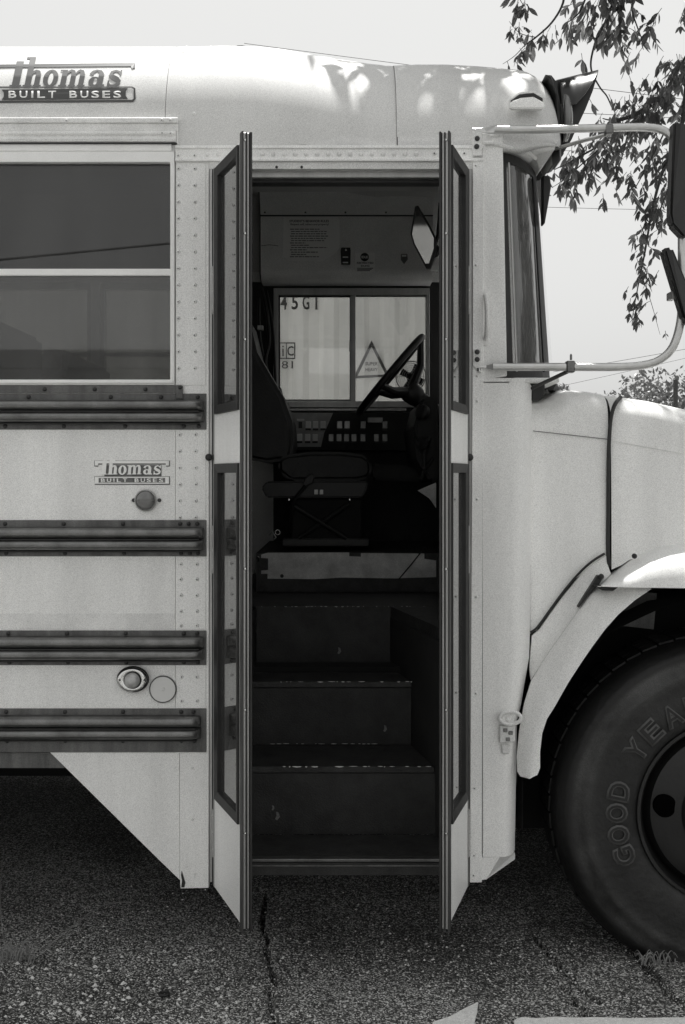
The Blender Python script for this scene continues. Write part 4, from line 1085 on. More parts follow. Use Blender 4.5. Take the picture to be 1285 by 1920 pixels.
# driver's platform
YP = 1.40
zp = WZ(1037, YP)
bx('driver_platform', STEP, WX(480, YP), .50, YP, YI-.001, zt4+.001, zp)
kp = [(490, 1040), (506, 1036), (500, 1036), (815, 1037)]
MB().pprism([(502, 1036.5), (655, 1036), (655, 1043), (677, 1044), (677, 1037), (796, 1038), (796, 1048), (818, 1051), (818, 1082), (740, 1084.5), (640, 1083), (590, 1086), (502, 1085), (502, 1076), (490, 1076), (490, 1070), (503, 1069), (503, 1047), (490, 1046), (490, 1040)], YP-.006, YP-.001).build('kick_plate', KICK, BUS)
MB().tube([W(797, 1026, YP-.008), W(770, 1060, YP-.01), W(748, 1086, YP-.01)], .0028, 6).build('cable', RUB, BUS)
MB().lathe(W(529, 1080, YP-.006), (0, -1, 0), [(.008, 0), (.007, .002), (0, .003)], 10).build('screw', DARK, BUS)
MB().tube([W(483, 1043, YP-.02), W(486, 1045, YP-.02), W(485, 1052, YP-.02)], .003, 6).build('hook', CHROME, BUS)
# ceiling and header panel above the driver's window
YHd = 2.12
MB().prism([Vector((XL, TB, WZ(300, TB)+.1)), Vector((XL, YI, WZ(330, 1.9))), Vector((XL, YI, WZ(330, 1.9)+.02)), Vector((XL, TB, WZ(300, TB)+.12))], (.5-XL, 0, 0)).build('ceiling', CEIL, BUS)
hp = empty('header_panel', W(650, 450, YHd), BUS)
xa_, xb_2 = WX(489, YHd), WX(812, YHd)
prof = [(2.0, WZ(330, 2.0)), (YHd-.004, WZ(404, YHd)), (YHd, WZ(405, YHd)), (YHd, WZ(504, YHd)), (YHd+.006, WZ(512, YHd)), (YHd+.03, WZ(521, YHd)), (YHd+.07, WZ(525, YHd)), (YI, WZ(525, YHd))]
mb = MB(); mb.grid([[Vector((X, y_, z_)) for y_, z_ in prof] for X in (xa_, xb_2)])
mb.build('panel_face', INT, hp, smooth=True)
MB().prism([Vector((xa_, y_, z_)) for y_, z_ in prof]+[Vector((xa_, YI, WZ(330, 2.0)))], (-.005, 0, 0)).build('panel_end', INTD, hp)
MB().box(xa_, xb_2, YHd-.0055, YHd-.003, WZ(406, YHd), WZ(403.5, YHd)).build('panel_lip', INTD, hp)
for px in (497, 573, 648, 724): MB().lathe(W(px, 398, YHd-.012), (0, -1, 0), [(.005, 0), (.004, .003), (0, .004)], 8).build('screw', DARK, hp)
MB().tube([W(490, 461, YHd-.002), W(505, 459, YHd-.002), W(522, 461, YHd-.002)], .0012, 5).build('cable', INTD, hp)
ns_ = empty('rules_notice', W(583, 447, YHd), BUS)
MB().pprism([(532, 407), (632, 406), (637, 412), (637, 464), (628, 476), (604, 490), (540, 489), (531, 480)], YHd-.002, YHd-.0004).build('sheet', PAPER, ns_)
text("STUDENT'S BEHAVIOR RULES", 580, 414.5, YHd-.0021, 4.6, INK, ns_, wpx=74, bold=.02)
text('Respect self, others and property!', 581, 421, YHd-.0021, 4.6, INK, ns_, wpx=72, bold=.01)
rnd = random.Random(5)
mb = MB()
for k in range(13):
    yy = 429+k*4.3; xx = 544+(2 if k % 3 else 0); end = rnd.uniform(572, 616)
    while xx < end:
        L = rnd.uniform(3, 9); mb.pbox(xx, yy, min(xx+L, end), yy+1.5, YHd-.0026, YHd-.0021); xx += L+1.4
o = mb.build('small_print', INKG, ns_); o['kind'] = 'stuff'
sw = empty('header_switch', W(648, 480, YHd), BUS)
MB().pprism([(640, 464), (657, 464), (658, 470), (657, 496), (640, 496), (639, 470)], YHd-.012, YHd-.001).build('switch_housing', BLACK, sw, bevel=.002)
MB().lathe(W(649, 469, YHd-.012), (0, -1, 0), [(.006, 0), (.005, .004), (0, .005)], 12).build('switch_lamp', CHROME, sw, smooth=True)
for py in (481, 491): MB().pbox(643, py, 653, py+2, YHd-.016, YHd-.0125).build('switch_toggle', PAPER2, sw)
ids = empty('idling_notice', W(684, 492, YHd), BUS)
MB().pbox(666.5, 474, 703, 510, YHd-.003, YHd-.0008).build('sheet', PAPER2, ids)
MB().lathe(W(684, 482, YHd-.003), (0, -1, 0), [(s1(8, YHd), 0), (s1(8, YHd), .0006), (0, .0007)], 24).build('round_emblem', INK, ids)
text('IDLE', 684, 482, YHd-.0038, 4.5, PAPER2, ids, wpx=12, bold=.03)
text('RESTRICTED', 685, 493, YHd-.0031, 3.6, INK, ids, wpx=31, bold=.02)
text('IDLING', 685, 498.5, YHd-.0031, 3.4, INK, ids, wpx=16, bold=.02)
mb = MB()
for k in range(3): mb.pbox(670, 502.3+k*2.3, 700-k*3, 503.6+k*2.3, YHd-.0036, YHd-.0031)
o = mb.build('small_print', INK, ids); o['kind'] = 'stuff'
MB().pprism([(752, 476), (764, 476), (765, 486), (758, 495), (752, 487)], YHd-.008, YHd-.0005).build('shield_emblem', RAIL, BUS, bevel=.002)
MB().pprism([(754, 478), (762, 478), (762, 481), (754, 481)], YHd-.0095, YHd-.0081).build('shield_band', PAPER, BUS)
# interior rear view mirror
im = empty('interior_mirror', W(795, 445, 1.2), BUS)
pm = [(778, 388), (784, 387), (803, 418), (818, 447), (818, 470), (808, 502), (800, 502), (776, 458), (770, 438)]
A3 = [W(x_, y_, 1.20) for x_, y_ in pm]
A3 = [p+Vector((0, -.16*(p.z-W(0, 445, 1.2).z)-.12*(p.x-W(795, 445, 1.2).x), 0)) for p in A3]
MB().prism(A3, (.004, .025, .0)).build('mirror_frame', BLACK, im, bevel=.002, seg=1)
cen = sum(A3, Vector())/len(A3)
MB().prism([cen+(p-cen)*.84+Vector((-.002, -.0035, 0)) for p in A3], (.001, .0025, 0)).build('mirror_glass', G_MIR, im)
MB().tube([W(812, 470, 1.25), W(822, 440, 1.22), W(826, 380, 1.2)], .008, 8).build('mirror_stalk', BLACK, im, smooth=True)
MB().lathe(W(812, 470, 1.24), (0, -1, 0), [(.03, 0), (.02, .02), (0, .022)], 14).build('mirror_joint', BLACK, im, smooth=True)

# --- driver's seat
ds = empty('driver_seat', W(600, 1018, 1.7), BUS)
YS = 1.50
def rounded(name, pts, y0, y1, m_, par, bev=.02): MB().pprism(pts, y0, y1).build(name, m_, par, smooth=True, bevel=bev, seg=3)
rounded('cushion', [(520, 862), (535, 853), (580, 847), (640, 847), (680, 852), (695, 862), (698, 880), (694, 896), (670, 902), (545, 903), (522, 885)], YS, YS+.48, SEATM, ds, .018)
rounded('backrest', [(440, 560), (468, 600), (482, 660), (505, 700), (532, 745), (548, 790), (551, 835), (545, 862), (500, 868), (460, 860), (430, 760)], YS+.02, YS+.46, SEATM, ds, .02)
rounded('seat_frame', [(500, 903), (690, 903), (688, 918), (680, 933), (500, 933), (490, 915)], YS+.02, YS+.45, BLACK, ds, .006)
rounded('seat_pedestal', [(548, 935), (678, 935), (678, 1018), (548, 1018)], YS+.05, YS+.42, UNDER, ds, .005)
rounded('seat_rail', [(530, 1010), (692, 1010), (692, 1024), (530, 1024)], YS+.03, YS+.44, BLACK, ds, .004)
MB().tube([W(560, 1010, YS+.04), W(655, 945, YS+.04)], .010, 8).build('scissor_bar', BLACK, ds)
MB().tube([W(545, 945, YS+.04), W(650, 1010, YS+.035)], .010, 8).build('scissor_bar', BLACK, ds)
for x_, y_ in ((542, 937), (656, 937)): MB().lathe(W(x_, y_, YS+.01), (0, -1, 0), [(.005, 0), (.004, .004), (0, .005)], 10).build('bolt', CHROME, ds, smooth=True)
for x_ in (593, 603): MB().pbox(x_-3.5, 918, x_+3.5, 927, YS-.004, YS+.02).build('seat_switch', ALU, ds, bevel=.001)
MB().pprism([(572, 898), (582, 888), (590, 894), (586, 906), (574, 912), (568, 908)], YS-.03, YS-.01).build('belt_buckle', RUBG, ds, bevel=.003)
MB().tube([W(574, 910, YS-.01), W(550, 940, YS), W(545, 980, YS+.05)], .008, 6).build('seat_belt', BLACK, ds)
MB().tube([W(505, 1003, YS-.02), W(511, 997, YS-.03), W(518, 1008, YS-.03), W(512, 1012, YS-.03)], .0028, 6).build('seat_lever', ALU, ds)
MB().tube([W(521+4.5*math.cos(a*math.pi/6), 998+4.5*math.sin(a*math.pi/6), YS-.035) for a in range(12)], .0022, 6, closed=True).build('lever_ring', CHROME, ds, smooth=True)
# headrest / belt webbing and cables left of the window
MB().pprism([(517, 724), (527, 726), (532, 748), (522, 752), (514, 748)], 2.0, 2.05).build('window_handle', BLACK, BUS, bevel=.004)
for pts, r_ in (([(490, 540), (500, 580), (505, 640), (498, 680), (512, 740)], .009), ([(486, 560), (487, 620), (492, 660), (503, 700)], .007), ([(500, 545), (510, 600), (514, 650), (517, 720)], .006)):
    MB().tube(smooth_path([W(x_, y_, 2.05) for x_, y_ in pts]), r_, 8).build('cable', BLACK, BUS, smooth=True)
MB().pbox(483, 610, 493, 618, 2.0, 2.04).build('clip', ALU, BUS)
MB().pprism([(488, 677), (500, 677), (502, 705), (496, 720), (490, 700)], 2.24, 2.26).build('wall_patch', INT, BUS)
# switch panel under the window
sp = empty('switch_panel', W(640, 808, 2.24), BUS)
YSW = 2.235
MB().pprism([(535, 772), (785, 772), (785, 845), (535, 845)], YSW, YI).build('panel_box', INTD, sp, bevel=.004)
MB().pprism([(538, 774), (625, 774), (608, 812), (602, 838), (538, 838)], YSW-.004, YSW-.0005).build('panel_face', PANEL_LIT, sp, bevel=.001)  # paler colour paints the light on the panel's left part
def rocker(px, py, m_): MB().pprism([(px-5, py-7.5), (px+5, py-7.5), (px+5, py+8), (px-5, py+8)], YSW-.014, YSW-.0045).build('rocker_switch', m_, sp, bevel=.002); MB().pbox(px-5, py+6, px+5, py+9.5, YSW-.016, YSW-.0045).build('switch_base', BLACK, sp)
for px in (578, 592, 606): rocker(px, 797, SWITCH)
for px in (562, 577, 591): rocker(px, 821, SWITCH)
MB().pbox(560, 791, 567, 803, YSW-.008, YSW-.0045).build('switch_base', BLACK, sp)
MB().pbox(557, 785, 571, 789, YSW-.006, YSW-.0045).build('switch_tag', PAPER2, sp)
for px in (637, 651): rocker(px, 797, ALU)
for px in (681, 722): rocker(px, 797, RAIL)
for px in (621, 636, 650, 664, 681, 706, 722): rocker(px, 821, RAIL)
MB().pbox(690, 783, 718, 792, YSW-.01, YSW-.0005).build('switch_tag', RAIL, sp)
for p in ((550, 795), (552, 820)): MB().lathe(W(p[0], p[1], YSW-.004), (0, -1, 0), [(.004, 0), (.004, .02), (.012, .024), (.012, .03), (0, .034)], 14).build('panel_knob', BLACK if p[1] < 800 else CHROME, sp, smooth=True)
# lower equipment right: dash, engine cover
bx('engine_cover', UNDER, WX(700, 1.3), .50, 1.15, 1.38, zt4+.001, WZ(880, 1.2)) if False else None
MB().pprism([(698, 870), (760, 872), (785, 880), (800, 893), (790, 902), (700, 900)], 1.9, 2.2).build('engine_cover', INTD, BUS, bevel=.01, seg=2)
db = empty('dashboard', W(790, 800, 1.8), BUS)
MB().pprism([(790, 748), (822, 738), (822, 905), (806, 905), (782, 860), (776, 800)], 1.45, 2.2).build('dash_body', INTD, db, bevel=.015, seg=2)
MB().pprism([(784, 920), (818, 905), (818, 952), (806, 935)], 1.35, 1.38).build('dash_bracket', KICK, db)
for k, (a, b) in enumerate((((790, 900), (812, 860)), ((796, 880), (806, 820)), ((770, 800), (795, 850)))):
    MB().tube([W(*a, 1.4), W((a[0]+b[0])/2-5, (a[1]+b[1])/2, 1.42), W(*b, 1.44)], .007, 6).build('hose', RUBG, db, smooth=True)
MB().lathe(W(800, 835, 1.43), (-1, -.6, .4), [(.02, 0), (.03, .015), (.028, .03), (0, .033)], 16).build('gauge', RUBG, db, smooth=True)
MB().lathe(W(798, 776, 1.43), (-1, -.6, .4), [(.03, 0), (.035, .02), (.03, .03), (0, .033)], 16).build('gauge', RUB, db, smooth=True)
# steering wheel
swh = empty('steering_wheel', W(733, 703, 1.8), BUS)
top_, bot_ = W(791, 633, 1.75), W(673, 774, 1.75)
cen = (top_+bot_)/2; dirv = (top_-bot_).normalized(); rad = (top_-bot_).length/2
axw = Vector((dirv.z, 0, -dirv.x)).normalized()       # steering axis in the side plane, pointing down and forward
side = (Vector((0, 1, 0))+axw*.01).normalized(); 
ringp = [cen+dirv*rad*math.cos(2*math.pi*k/40)+side*rad*math.sin(2*math.pi*k/40) for k in range(40)]
MB().tube(ringp, .0155, 10, closed=True).build('wheel_rim', BLACK, swh, smooth=True)
hub = cen+axw*.115
for k, a in enumerate((75, 195, 315)):
    p = cen+dirv*rad*math.cos(R(a))+side*rad*math.sin(R(a))
MB().tube([cen+dirv*rad*.97, cen+dirv*rad*.55+axw*.075, hub], [.014, .017, .024], 8).build('wheel_spoke', BLACK, swh, smooth=True)
for s_2 in (-1, 1): MB().tube([cen-dirv*rad*.35+side*rad*.92*s_2, cen-dirv*rad*.25+side*rad*.5*s_2+axw*.06, hub], [.014, .018, .024], 8).build('wheel_spoke', BLACK, swh, smooth=True)
MB().lathe(hub-axw*.02, axw, [(0, 0), (.045, .002), (.05, .02), (.045, .06), (.03, .09)], 20).build('wheel_hub', BLACK, swh, smooth=True)
MB().tube([hub, hub+axw*.30], [.04, .035], 12).build('steering_column', BLACK, swh, smooth=True)
# dash fan
fn = empty('dash_fan', W(773, 707, 2.0), BUS)
fc = W(773, 707, 2.02)
fd_ = Vector((-.35, -1, .05)).normalized(); fu = fd_.cross(Vector((0, 0, 1))).normalized(); fv = fu.cross(fd_)
for j, rr_ in enumerate((.072, .062, .051, .040, .029, .018)):
    MB().tube([fc+(fu*math.cos(k*math.pi/12)+fv*math.sin(k*math.pi/12))*rr_+fd_*(.02+.02*(1-(rr_/.072)**2)) for k in range(24)], .0016 if j else .003, 5, closed=True).build('guard_ring', ALU, fn, smooth=True)
for k in range(6):
    u_ = fu*math.cos(k*math.pi/3)+fv*math.sin(k*math.pi/3)
    MB().tube([fc+u_*.01+fd_*.04, fc+u_*.072+fd_*.02], .0014, 5).build('guard_wire', ALU, fn)
for k in range(4):
    u_ = fu*math.cos(k*math.pi/2+.4)+fv*math.sin(k*math.pi/2+.4); v_ = fd_.cross(u_)
    MB().prism([fc+u_*.012-v_*.01, fc+u_*.058-v_*.022, fc+u_*.062+v_*.012, fc+u_*.012+v_*.012], fd_*.003).build('fan_blade', BLACK, fn)
MB().lathe(fc-fd_*.045, fd_, [(.03, 0), (.034, .02), (.02, .05), (0, .052)], 16).build('fan_motor', BLACK, fn, smooth=True)
MB().tube([fc-fd_*.03, fc+Vector((.02, .02, -.10))], .01, 8).build('fan_stand', BLACK, fn, smooth=True)
# bulkheads
bx('rear_bulkhead', INT, XL, XL+.03, TB, YI, .6, 2.75)
# passenger seats behind the door pillar
for k in range(4):
    xs0 = -1.25-k*.85
    for y0_ in (.08, 1.35):
        sroot = empty('passenger_seat', (xs0, y0_+.45, zt4), BUS)
        MB().box(xs0, xs0+.12, y0_, y0_+.9, zt4+.30, zt4+1.0).build('backrest', SEATM, sroot, bevel=.02, seg=2)
        MB().box(xs0+.121, xs0+.5, y0_, y0_+.9, zt4+.30, zt4+.44).build('cushion', SEATM, sroot, bevel=.02, seg=2)
        MB().box(xs0+.15, xs0+.45, y0_+.3, y0_+.6, zt4, zt4+.30).build('seat_leg', BLACK, sroot)

# --- entrance door leaves --------------------------------------------------------
def door_leaf(hx, nx_, nyy, side_):
    """hx, nx_: hinge and free-edge X; leaf plane is vertical; exterior face looks away from the doorway"""
    Hp = Vector((hx, -.004, 0)); Np = Vector((nx_, nyy, 0)); u = (Np-Hp).normalized(); Lw = (Np-Hp).length
    nrm = Vector((u.y, -u.x, 0)); 
    if nrm.y > 0: nrm = -nrm                          # exterior normal (towards camera side)
    dl = empty('entrance_door', (hx, 0, 1), BUS)
    P_ = lambda s_, z_, o_=0.0: Hp+u*s_+nrm*o_+Vector((0, 0, z_))
    th = .016
    zB, zT = WZ(1655), WZ(316)
    zB = WZ(1660); 
    z_l0, z_l1, z_u0, z_u1 = WZ(1492), WZ(870), WZ(778), WZ(322)
    def piece(name, s0, s1_, za, zc, o0, o1, m_, bev=.001, par=dl):
        MB().prism([P_(s0, za, o1), P_(s1_, za, o1), P_(s1_, zc, o1), P_(s0, zc, o1)], -nrm*(o1-o0)).build(name, m_, par, bevel=bev)
    # painted rails
    piece('lower_panel', .012, Lw, zB, z_l0, -th, 0, PAINT)
    piece('middle_panel', .012, Lw, z_l1, z_u0, -th, 0, PAINT)
    piece('top_rail', .012, Lw, z_u1, zT, -th, 0, PAINT)
    piece('hinge_stile', 0, .012, zB, zT, -th, .001, ALU)
    for (za, zc) in ((z_l0, z_l1), (z_u0, z_u1)):
        piece('hinge_side_stile', .0122, .030, za+.0002, zc-.0002, -th, 0, PAINT if side_ < 0 else ALU)
        piece('free_side_stile', Lw-.026, Lw, za+.0002, zc-.0002, -th, 0, PAINT)
        a0, a1 = .0302, Lw-.0262; g_ = .026
        q = lambda i_, o_: [P_(a0+i_, za+i_, o_), P_(a1-i_, za+i_, o_), P_(a1-i_, zc-i_, o_), P_(a0+i_, zc-i_, o_)]
        MB().ring(q(.0003, .007), q(g_, .003), -nrm*.036).build('window_gasket', RUB, dl, bevel=.0012)
        MB().prism(q(g_, -.008), -nrm*.004).build('pane', G_DOOR, dl)
    # free edge: aluminium channel with rubber on both sides, facing the viewer
    e0 = Lw+.0005
    zB2, zT2 = zB-.004, zT+.012
    piece('edge_channel', e0, e0+.014, zB2, zT2, -th-.000, .001, ALU, .001)
    piece('edge_seal', e0, e0+.024, zB2-.008, zT2+.002, .0015, .0065, RUBG, .0015)
    piece('edge_seal', e0+.0, e0+.022, zB2-.006, zT2+.002, -th-.0065, -th-.0005, RUB, .0015)
    piece('seal_groove', e0+.0142, e0+.018, zB2, zT2, -th*.5-.002, -th*.5+.002, RUB, .0004)
    for z_ in (zT2-.02, WZ(660), WZ(480), WZ(1050), WZ(1290), WZ(1500)):
        c_ = P_(e0+.0145, z_, -th*.3)
        MB().lathe(c_, u, [(.004, 0), (.003, .002), (0, .003)], 10).build('rivet', CHROME, dl, smooth=True)
    # hinge pieces
    for z_ in (WZ(545), WZ(1030), WZ(1560)):
        piece('hinge', .001, .011, z_-.07, z_+.07, .0012, .005, ALU)
        for dz in (-.05, .0, .05): MB().lathe(P_(.006, z_+dz, .005), nrm, [(.003, 0), (.002, .0015), (0, .002)], 8).build('screw', CHROME, dl)
    return dl
NYY = -.305
door_leaf(WX(401), WX(454, NYY), NYY, -1)
door_leaf(WX(878), WX(842, NYY), NYY, 1)

# ================================================================ SHIPPING CONTAINER behind
YC0 = 4.6
SC = empty('shipping_container', (-2.0, YC0+1.2, 0), label='weathered shipping container standing behind the bus, lettered 45G1, seen through the driver window', category='shipping container')
cx0, cx1, cz1 = -5.5, 1.05, 2.9
rows = [[], []]
x_ = cx0+.12; pts2 = []
while x_ < cx1-.12:
    for dx, dy in ((0, 0), (.07, 0), (.105, .03), (.175, .03)): pts2.append((x_+dx, YC0+.02+dy))
    x_ += .21
mb = MB(); mb.grid([[Vector((a, b, .16)) for a, b in pts2], [Vector((a, b, cz1-.12)) for a, b in pts2]]); mb.build('corrugated_wall', CONT, SC)
MB().box(cx0, cx1, YC0+.06, YC0+2.4, .15, cz1).build('container_shell', CONT, SC)
MB().box(cx0+.001, cx1-.001, YC0, YC0+.055, 0, .16).build('bottom_rail', CONT, SC, bevel=.004)
MB().box(cx0+.001, cx1-.001, YC0, YC0+.055, cz1-.12, cz1-.001).build('top_rail', CONT, SC, bevel=.004)
for a in (cx0, cx1-.12): MB().box(a, a+.12, YC0, YC0+.055, .161, cz1-.121).build('corner_post', CONT, SC, bevel=.004)
YL = YC0+.0185
for ch, px, w_ in (('4', 532.5, 12), ('5', 553, 12), ('G', 574, 13), ('1', 593.5, None)): text(ch, px, 567, YL, 27, CONTD, SC, wpx=w_, bold=.02 if w_ else 0)
MB().pring((524, 642, 554, 673), (526, 644, 552, 671), YL-.001, YL).build('marking_frame', CONTD, SC)
MB().pbox(536.5, 644, 538, 671, YL-.001, YL).build('marking_frame', CONTD, SC)
text('i', 531, 658, YL, 20, CONTD, SC, bold=.0); text('C', 545, 658, YL, 18, CONTD, SC, wpx=12, bold=.01); text('81', 539, 684, YL, 14, CONTD, SC, wpx=21, bold=.0)
tri = [(695, 642), (733, 705), (728, 710), (664, 712), (660, 706)]
MB().ring([W(697, 638, YL-.001), W(731, 706, YL-.001), W(662, 710, YL-.001)], [W(697, 650, YL-.001), W(723, 702, YL-.001), W(671, 704.5, YL-.001)], (0, .001, 0)).build('warning_triangle', CONTD, SC)
text('SUPER', 697, 682, YL, 6.5, CONTD, SC, wpx=23, bold=.02); text('HEAVY', 697, 693, YL, 6.5, CONTD, SC, wpx=23, bold=.02)

# ================================================================ TREE
TX, TY = 3.3, 3.4
TREE = empty('overhanging_tree', (TX, TY, 0), label='leafy tree hanging its drooping branches over the hood at the upper right', category='tree')
mb = MB(); mb.tube(smooth_path([Vector((TX, TY, -.1)), Vector((TX+.05, TY, 1.2)), Vector((TX-.02, TY+.1, 2.5)), Vector((TX-.2, TY, 4)), Vector((TX-.3, TY-.2, 5.5))], 4), [.22-.008*k for k in range(17)], 12)
mb.build('trunk', BARK, TREE, smooth=True)
lm_v = [(0, 0, 0), (.14, .30, .03), (.17, .55, .0), (.10, .80, -.04), (0, 1, -.10), (-.10, .80, -.04), (-.17, .55, 0), (-.14, .30, .03), (0, .3, -.02), (0, .55, -.04), (0, .8, -.07)]
lm_f = [(0, 1, 8), (1, 2, 9, 8), (2, 3, 10, 9), (3, 4, 10), (10, 4, 5), (9, 10, 5, 6), (8, 9, 6, 7), (0, 8, 7)]
leafme = bpy.data.meshes.new('leaf'); leafme.from_pydata([(x_*.92, y_, z_) for x_, y_, z_ in lm_v], [], lm_f); leafme.materials.append(LEAF)
leaf2 = bpy.data.meshes.new('leaf_narrow'); leaf2.from_pydata([(x_*.66, y_, z_*2) for x_, y_, z_ in lm_v], [], lm_f); leaf2.materials.append(LEAF)
leaves = []                                            # (matrix, length)
rl = random.Random(21)
def add_leaf(p, d, L, bank=leaves):
    d = d.normalized(); a = Vector((rl.uniform(-1, 1), rl.uniform(-1, 1), rl.uniform(-1, 1))).cross(d).normalized()
    M = Matrix((a, d, a.cross(d))).transposed().to_4x4()
    bank.append((Matrix.Translation(p) @ M @ Matrix.Diagonal((L, L, L, 1)), L))
def spray(p, d, n_, L, bank=leaves, droop=.9):
    """a small compound leaf: leaflets either side of a stalk"""
    d = d.normalized(); q = p.copy(); pts = [q.copy()]
    s_ = d.cross(Vector((0, 0, 1)));
    if s_.length < .1: s_ = Vector((1, 0, 0))
    s_.normalize(); s_ = (s_+Vector((rl.uniform(-.5, .5), rl.uniform(-.5, .5), rl.uniform(-.4, .4)))).normalized()
    for k in range(n_):
        q = q+d*L*.42; d = (d+Vector((0, 0, -.16*droop))).normalized(); pts.append(q.copy())
        for sg in (-1, 1):
            if rl.random() < .88:
                add_leaf(q, s_*sg*.8+d*.7+Vector((0, 0, -.7*droop))+Vector((rl.uniform(-.4, .4), rl.uniform(-.4, .4), rl.uniform(-.3, .3))), L*rl.uniform(.65, 1.15), bank)
    add_leaf(q, d+Vector((0, 0, -.4)), L*1.1, bank)
    return pts
twigs = MB()
def branch(pts, Ys, r0, r1, dens, L, spread=.05, n_=3, a0=0.0, dirbias=(-.3, 0, -.8), name='branch'):
    n0 = len(pts)
    P3_ = smooth_path([W(x_, y_, Ys[0]+(Ys[1]-Ys[0])*k/(n0-1)) for k, (x_, y_) in enumerate(pts)], 5)
    rs = [r0+(r1-r0)*k/(len(P3_)-1) for k in range(len(P3_))]
    MB().tube(P3_, rs, 7).build(name, BARK, TREE, smooth=True)
    acc = 0; tot = sum((b-a).length for a, b in zip(P3_, P3_[1:])); run = 0
    for a, b in zip(P3_, P3_[1:]):
        l = (b-a).length; run += l
        if run/tot < a0: continue
        acc += l*dens*2.5
        while acc > 1:
            acc -= 1
            p = a.lerp(b, rl.random())+Vector((rl.gauss(0, 1), rl.gauss(0, 1), rl.gauss(0, .7)))*spread*.6
            d = Vector(dirbias)+Vector((rl.uniform(-.8, .8), rl.uniform(-.8, .8), rl.uniform(-.6, .5)))
            pp = spray(p, d, rl.choice((1, 2, n_)), L*rl.uniform(.8, 1.2))
            twigs.tube(pp, .0012, 4)
Yb = 1.6
# A: small bunch top
branch([(1060, -40), (1056, 5), (1035, 42), (1005, 70), (985, 84)], (Yb, Yb), .006, .003, 40, .05, .05, 2, .72)
branch([(1005, 70), (975, 62), (955, 40)], (Yb, Yb), .002, .001, 34, .036, .04, 2, .3)
branch([(985, 84), (965, 105), (943, 120)], (Yb, Yb), .002, .001, 14, .045, .02, 1, 0)
branch([(985, -30), (975, -4), (986, 14)], (Yb, Yb), .003, .001, 40, .05, .03, 2, .3)
# B: big clump right of it
branch([(1110, -60), (1100, -10), (1085, 25), (1060, 45)], (Yb, Yb+.1), .006, .002, 42, .060, .07, 2, .35)
branch([(1165, -60), (1150, 0), (1135, 40), (1122, 70)], (Yb, Yb), .006, .003, 52, .066, .09, 2, .25)
branch([(1200, -50), (1185, 10), (1195, 50), (1205, 75)], (Yb, Yb+.1), .005, .002, 46, .060, .08, 2, .3)
branch([(1122, 62), (1112, 95), (1108, 120), (1112, 140), (1126, 165), (1138, 180), (1147, 200)], (Yb, Yb), .005, .0028, 2, .03, .0, 1, .9)
branch([(1160, 40), (1166, 75), (1170, 110)], (Yb, Yb), .0016, .0008, 5, .03, .01, 1, .2)
branch([(1300, -10), (1282, 20), (1277, 45)], (Yb, Yb), .003, .001, 26, .04, .03, 2, 0)
# C: sweeping limb from the right
branch([(1400, 40), (1330, 110), (1270, 150), (1235, 185), (1190, 215), (1140, 232)], (Yb+.3, Yb), .022, .006, 60, .050, .13, 3, .30)
branch([(1290, 100), (1265, 140), (1255, 165), (1240, 190)], (Yb, Yb), .006, .002, 44, .05, .06, 2, 0)
branch([(1235, 185), (1180, 235), (1120, 275), (1075, 300), (1040, 318)], (Yb+.2, Yb), .008, .002, 52, .050, .09, 2, .15)
branch([(1190, 215), (1150, 225), (1130, 222)], (Yb, Yb), .005, .002, 36, .044, .05, 2, 0)
branch([(1180, 240), (1165, 300), (1150, 345)], (Yb, Yb), .004, .001, 26, .050, .06, 2, .2)
branch([(1250, 240), (1220, 300), (1190, 355), (1180, 372)], (Yb, Yb), .004, .001, 22, .050, .05, 2, .1)
branch([(1150, 255), (1100, 300), (1060, 335), (1035, 352)], (Yb+.1, Yb), .004, .001, 28, .055, .05, 2, .2)
# D: hanging spray
branch([(1300, 180), (1268, 260), (1240, 330), (1222, 400), (1210, 470), (1196, 540), (1185, 600)], (Yb+.1, Yb-.1), .010, .0012, 34, .042, .055, 2, .16)
branch([(1300, 220), (1255, 350), (1228, 420)], (Yb+.1, Yb-.1), .006, .0012, 30, .042, .06, 2, .3)
branch([(1205, 520), (1222, 570), (1238, 628)], (Yb-.1, Yb-.1), .002, .0006, 7, .034, .02, 1, .2)
branch([(1300, 60), (1285, 180), (1275, 270)], (Yb, Yb), .012, .006, 34, .05, .12, 2, .1)
twigs.build('twigs', BARK, TREE)['kind'] = 'stuff'
# limbs from the trunk to those branches, out of the frame
for pts in ([Vector((TX-.15, TY, 3.4)), Vector((2.6, 2.6, 3.7)), W(1400, 40, Yb+.3)], [Vector((TX-.3, TY-.1, 4.6)), Vector((2.4, 2.4, 5.0)), Vector((1.5, 1.7, 4.6)), W(1110, -60, Yb)],
            [Vector((TX-.3, TY-.1, 5.0)), Vector((2.0, 1.4, 5.3)), Vector((.8, .9, 5.1))]):
    MB().tube(smooth_path(pts, 5), .03, 8).build('branch', BARK, TREE, smooth=True)
def col_of(M):
    p = M.translation; d = p.y+D; return (p.x*F/d+CX, HY-(p.z-CZ)*F/d)
vis = []; rest = []
for M, L in leaves:
    c_, r_ = col_of(M)
    (vis if (940 < c_ < 1285 and 0 < r_ < 660) else rest).append((M, L))
vis.sort(key=lambda t: -t[1])
rest += vis[300:]; vis = vis[:300]
for M, L in vis:
    o = bpy.data.objects.new('leaf', leafme if rl.random() < .6 else leaf2); COL.objects.link(o); o.parent = TREE
    o.matrix_local = Matrix.Translation(-Vector((TX, TY, 0))) @ M
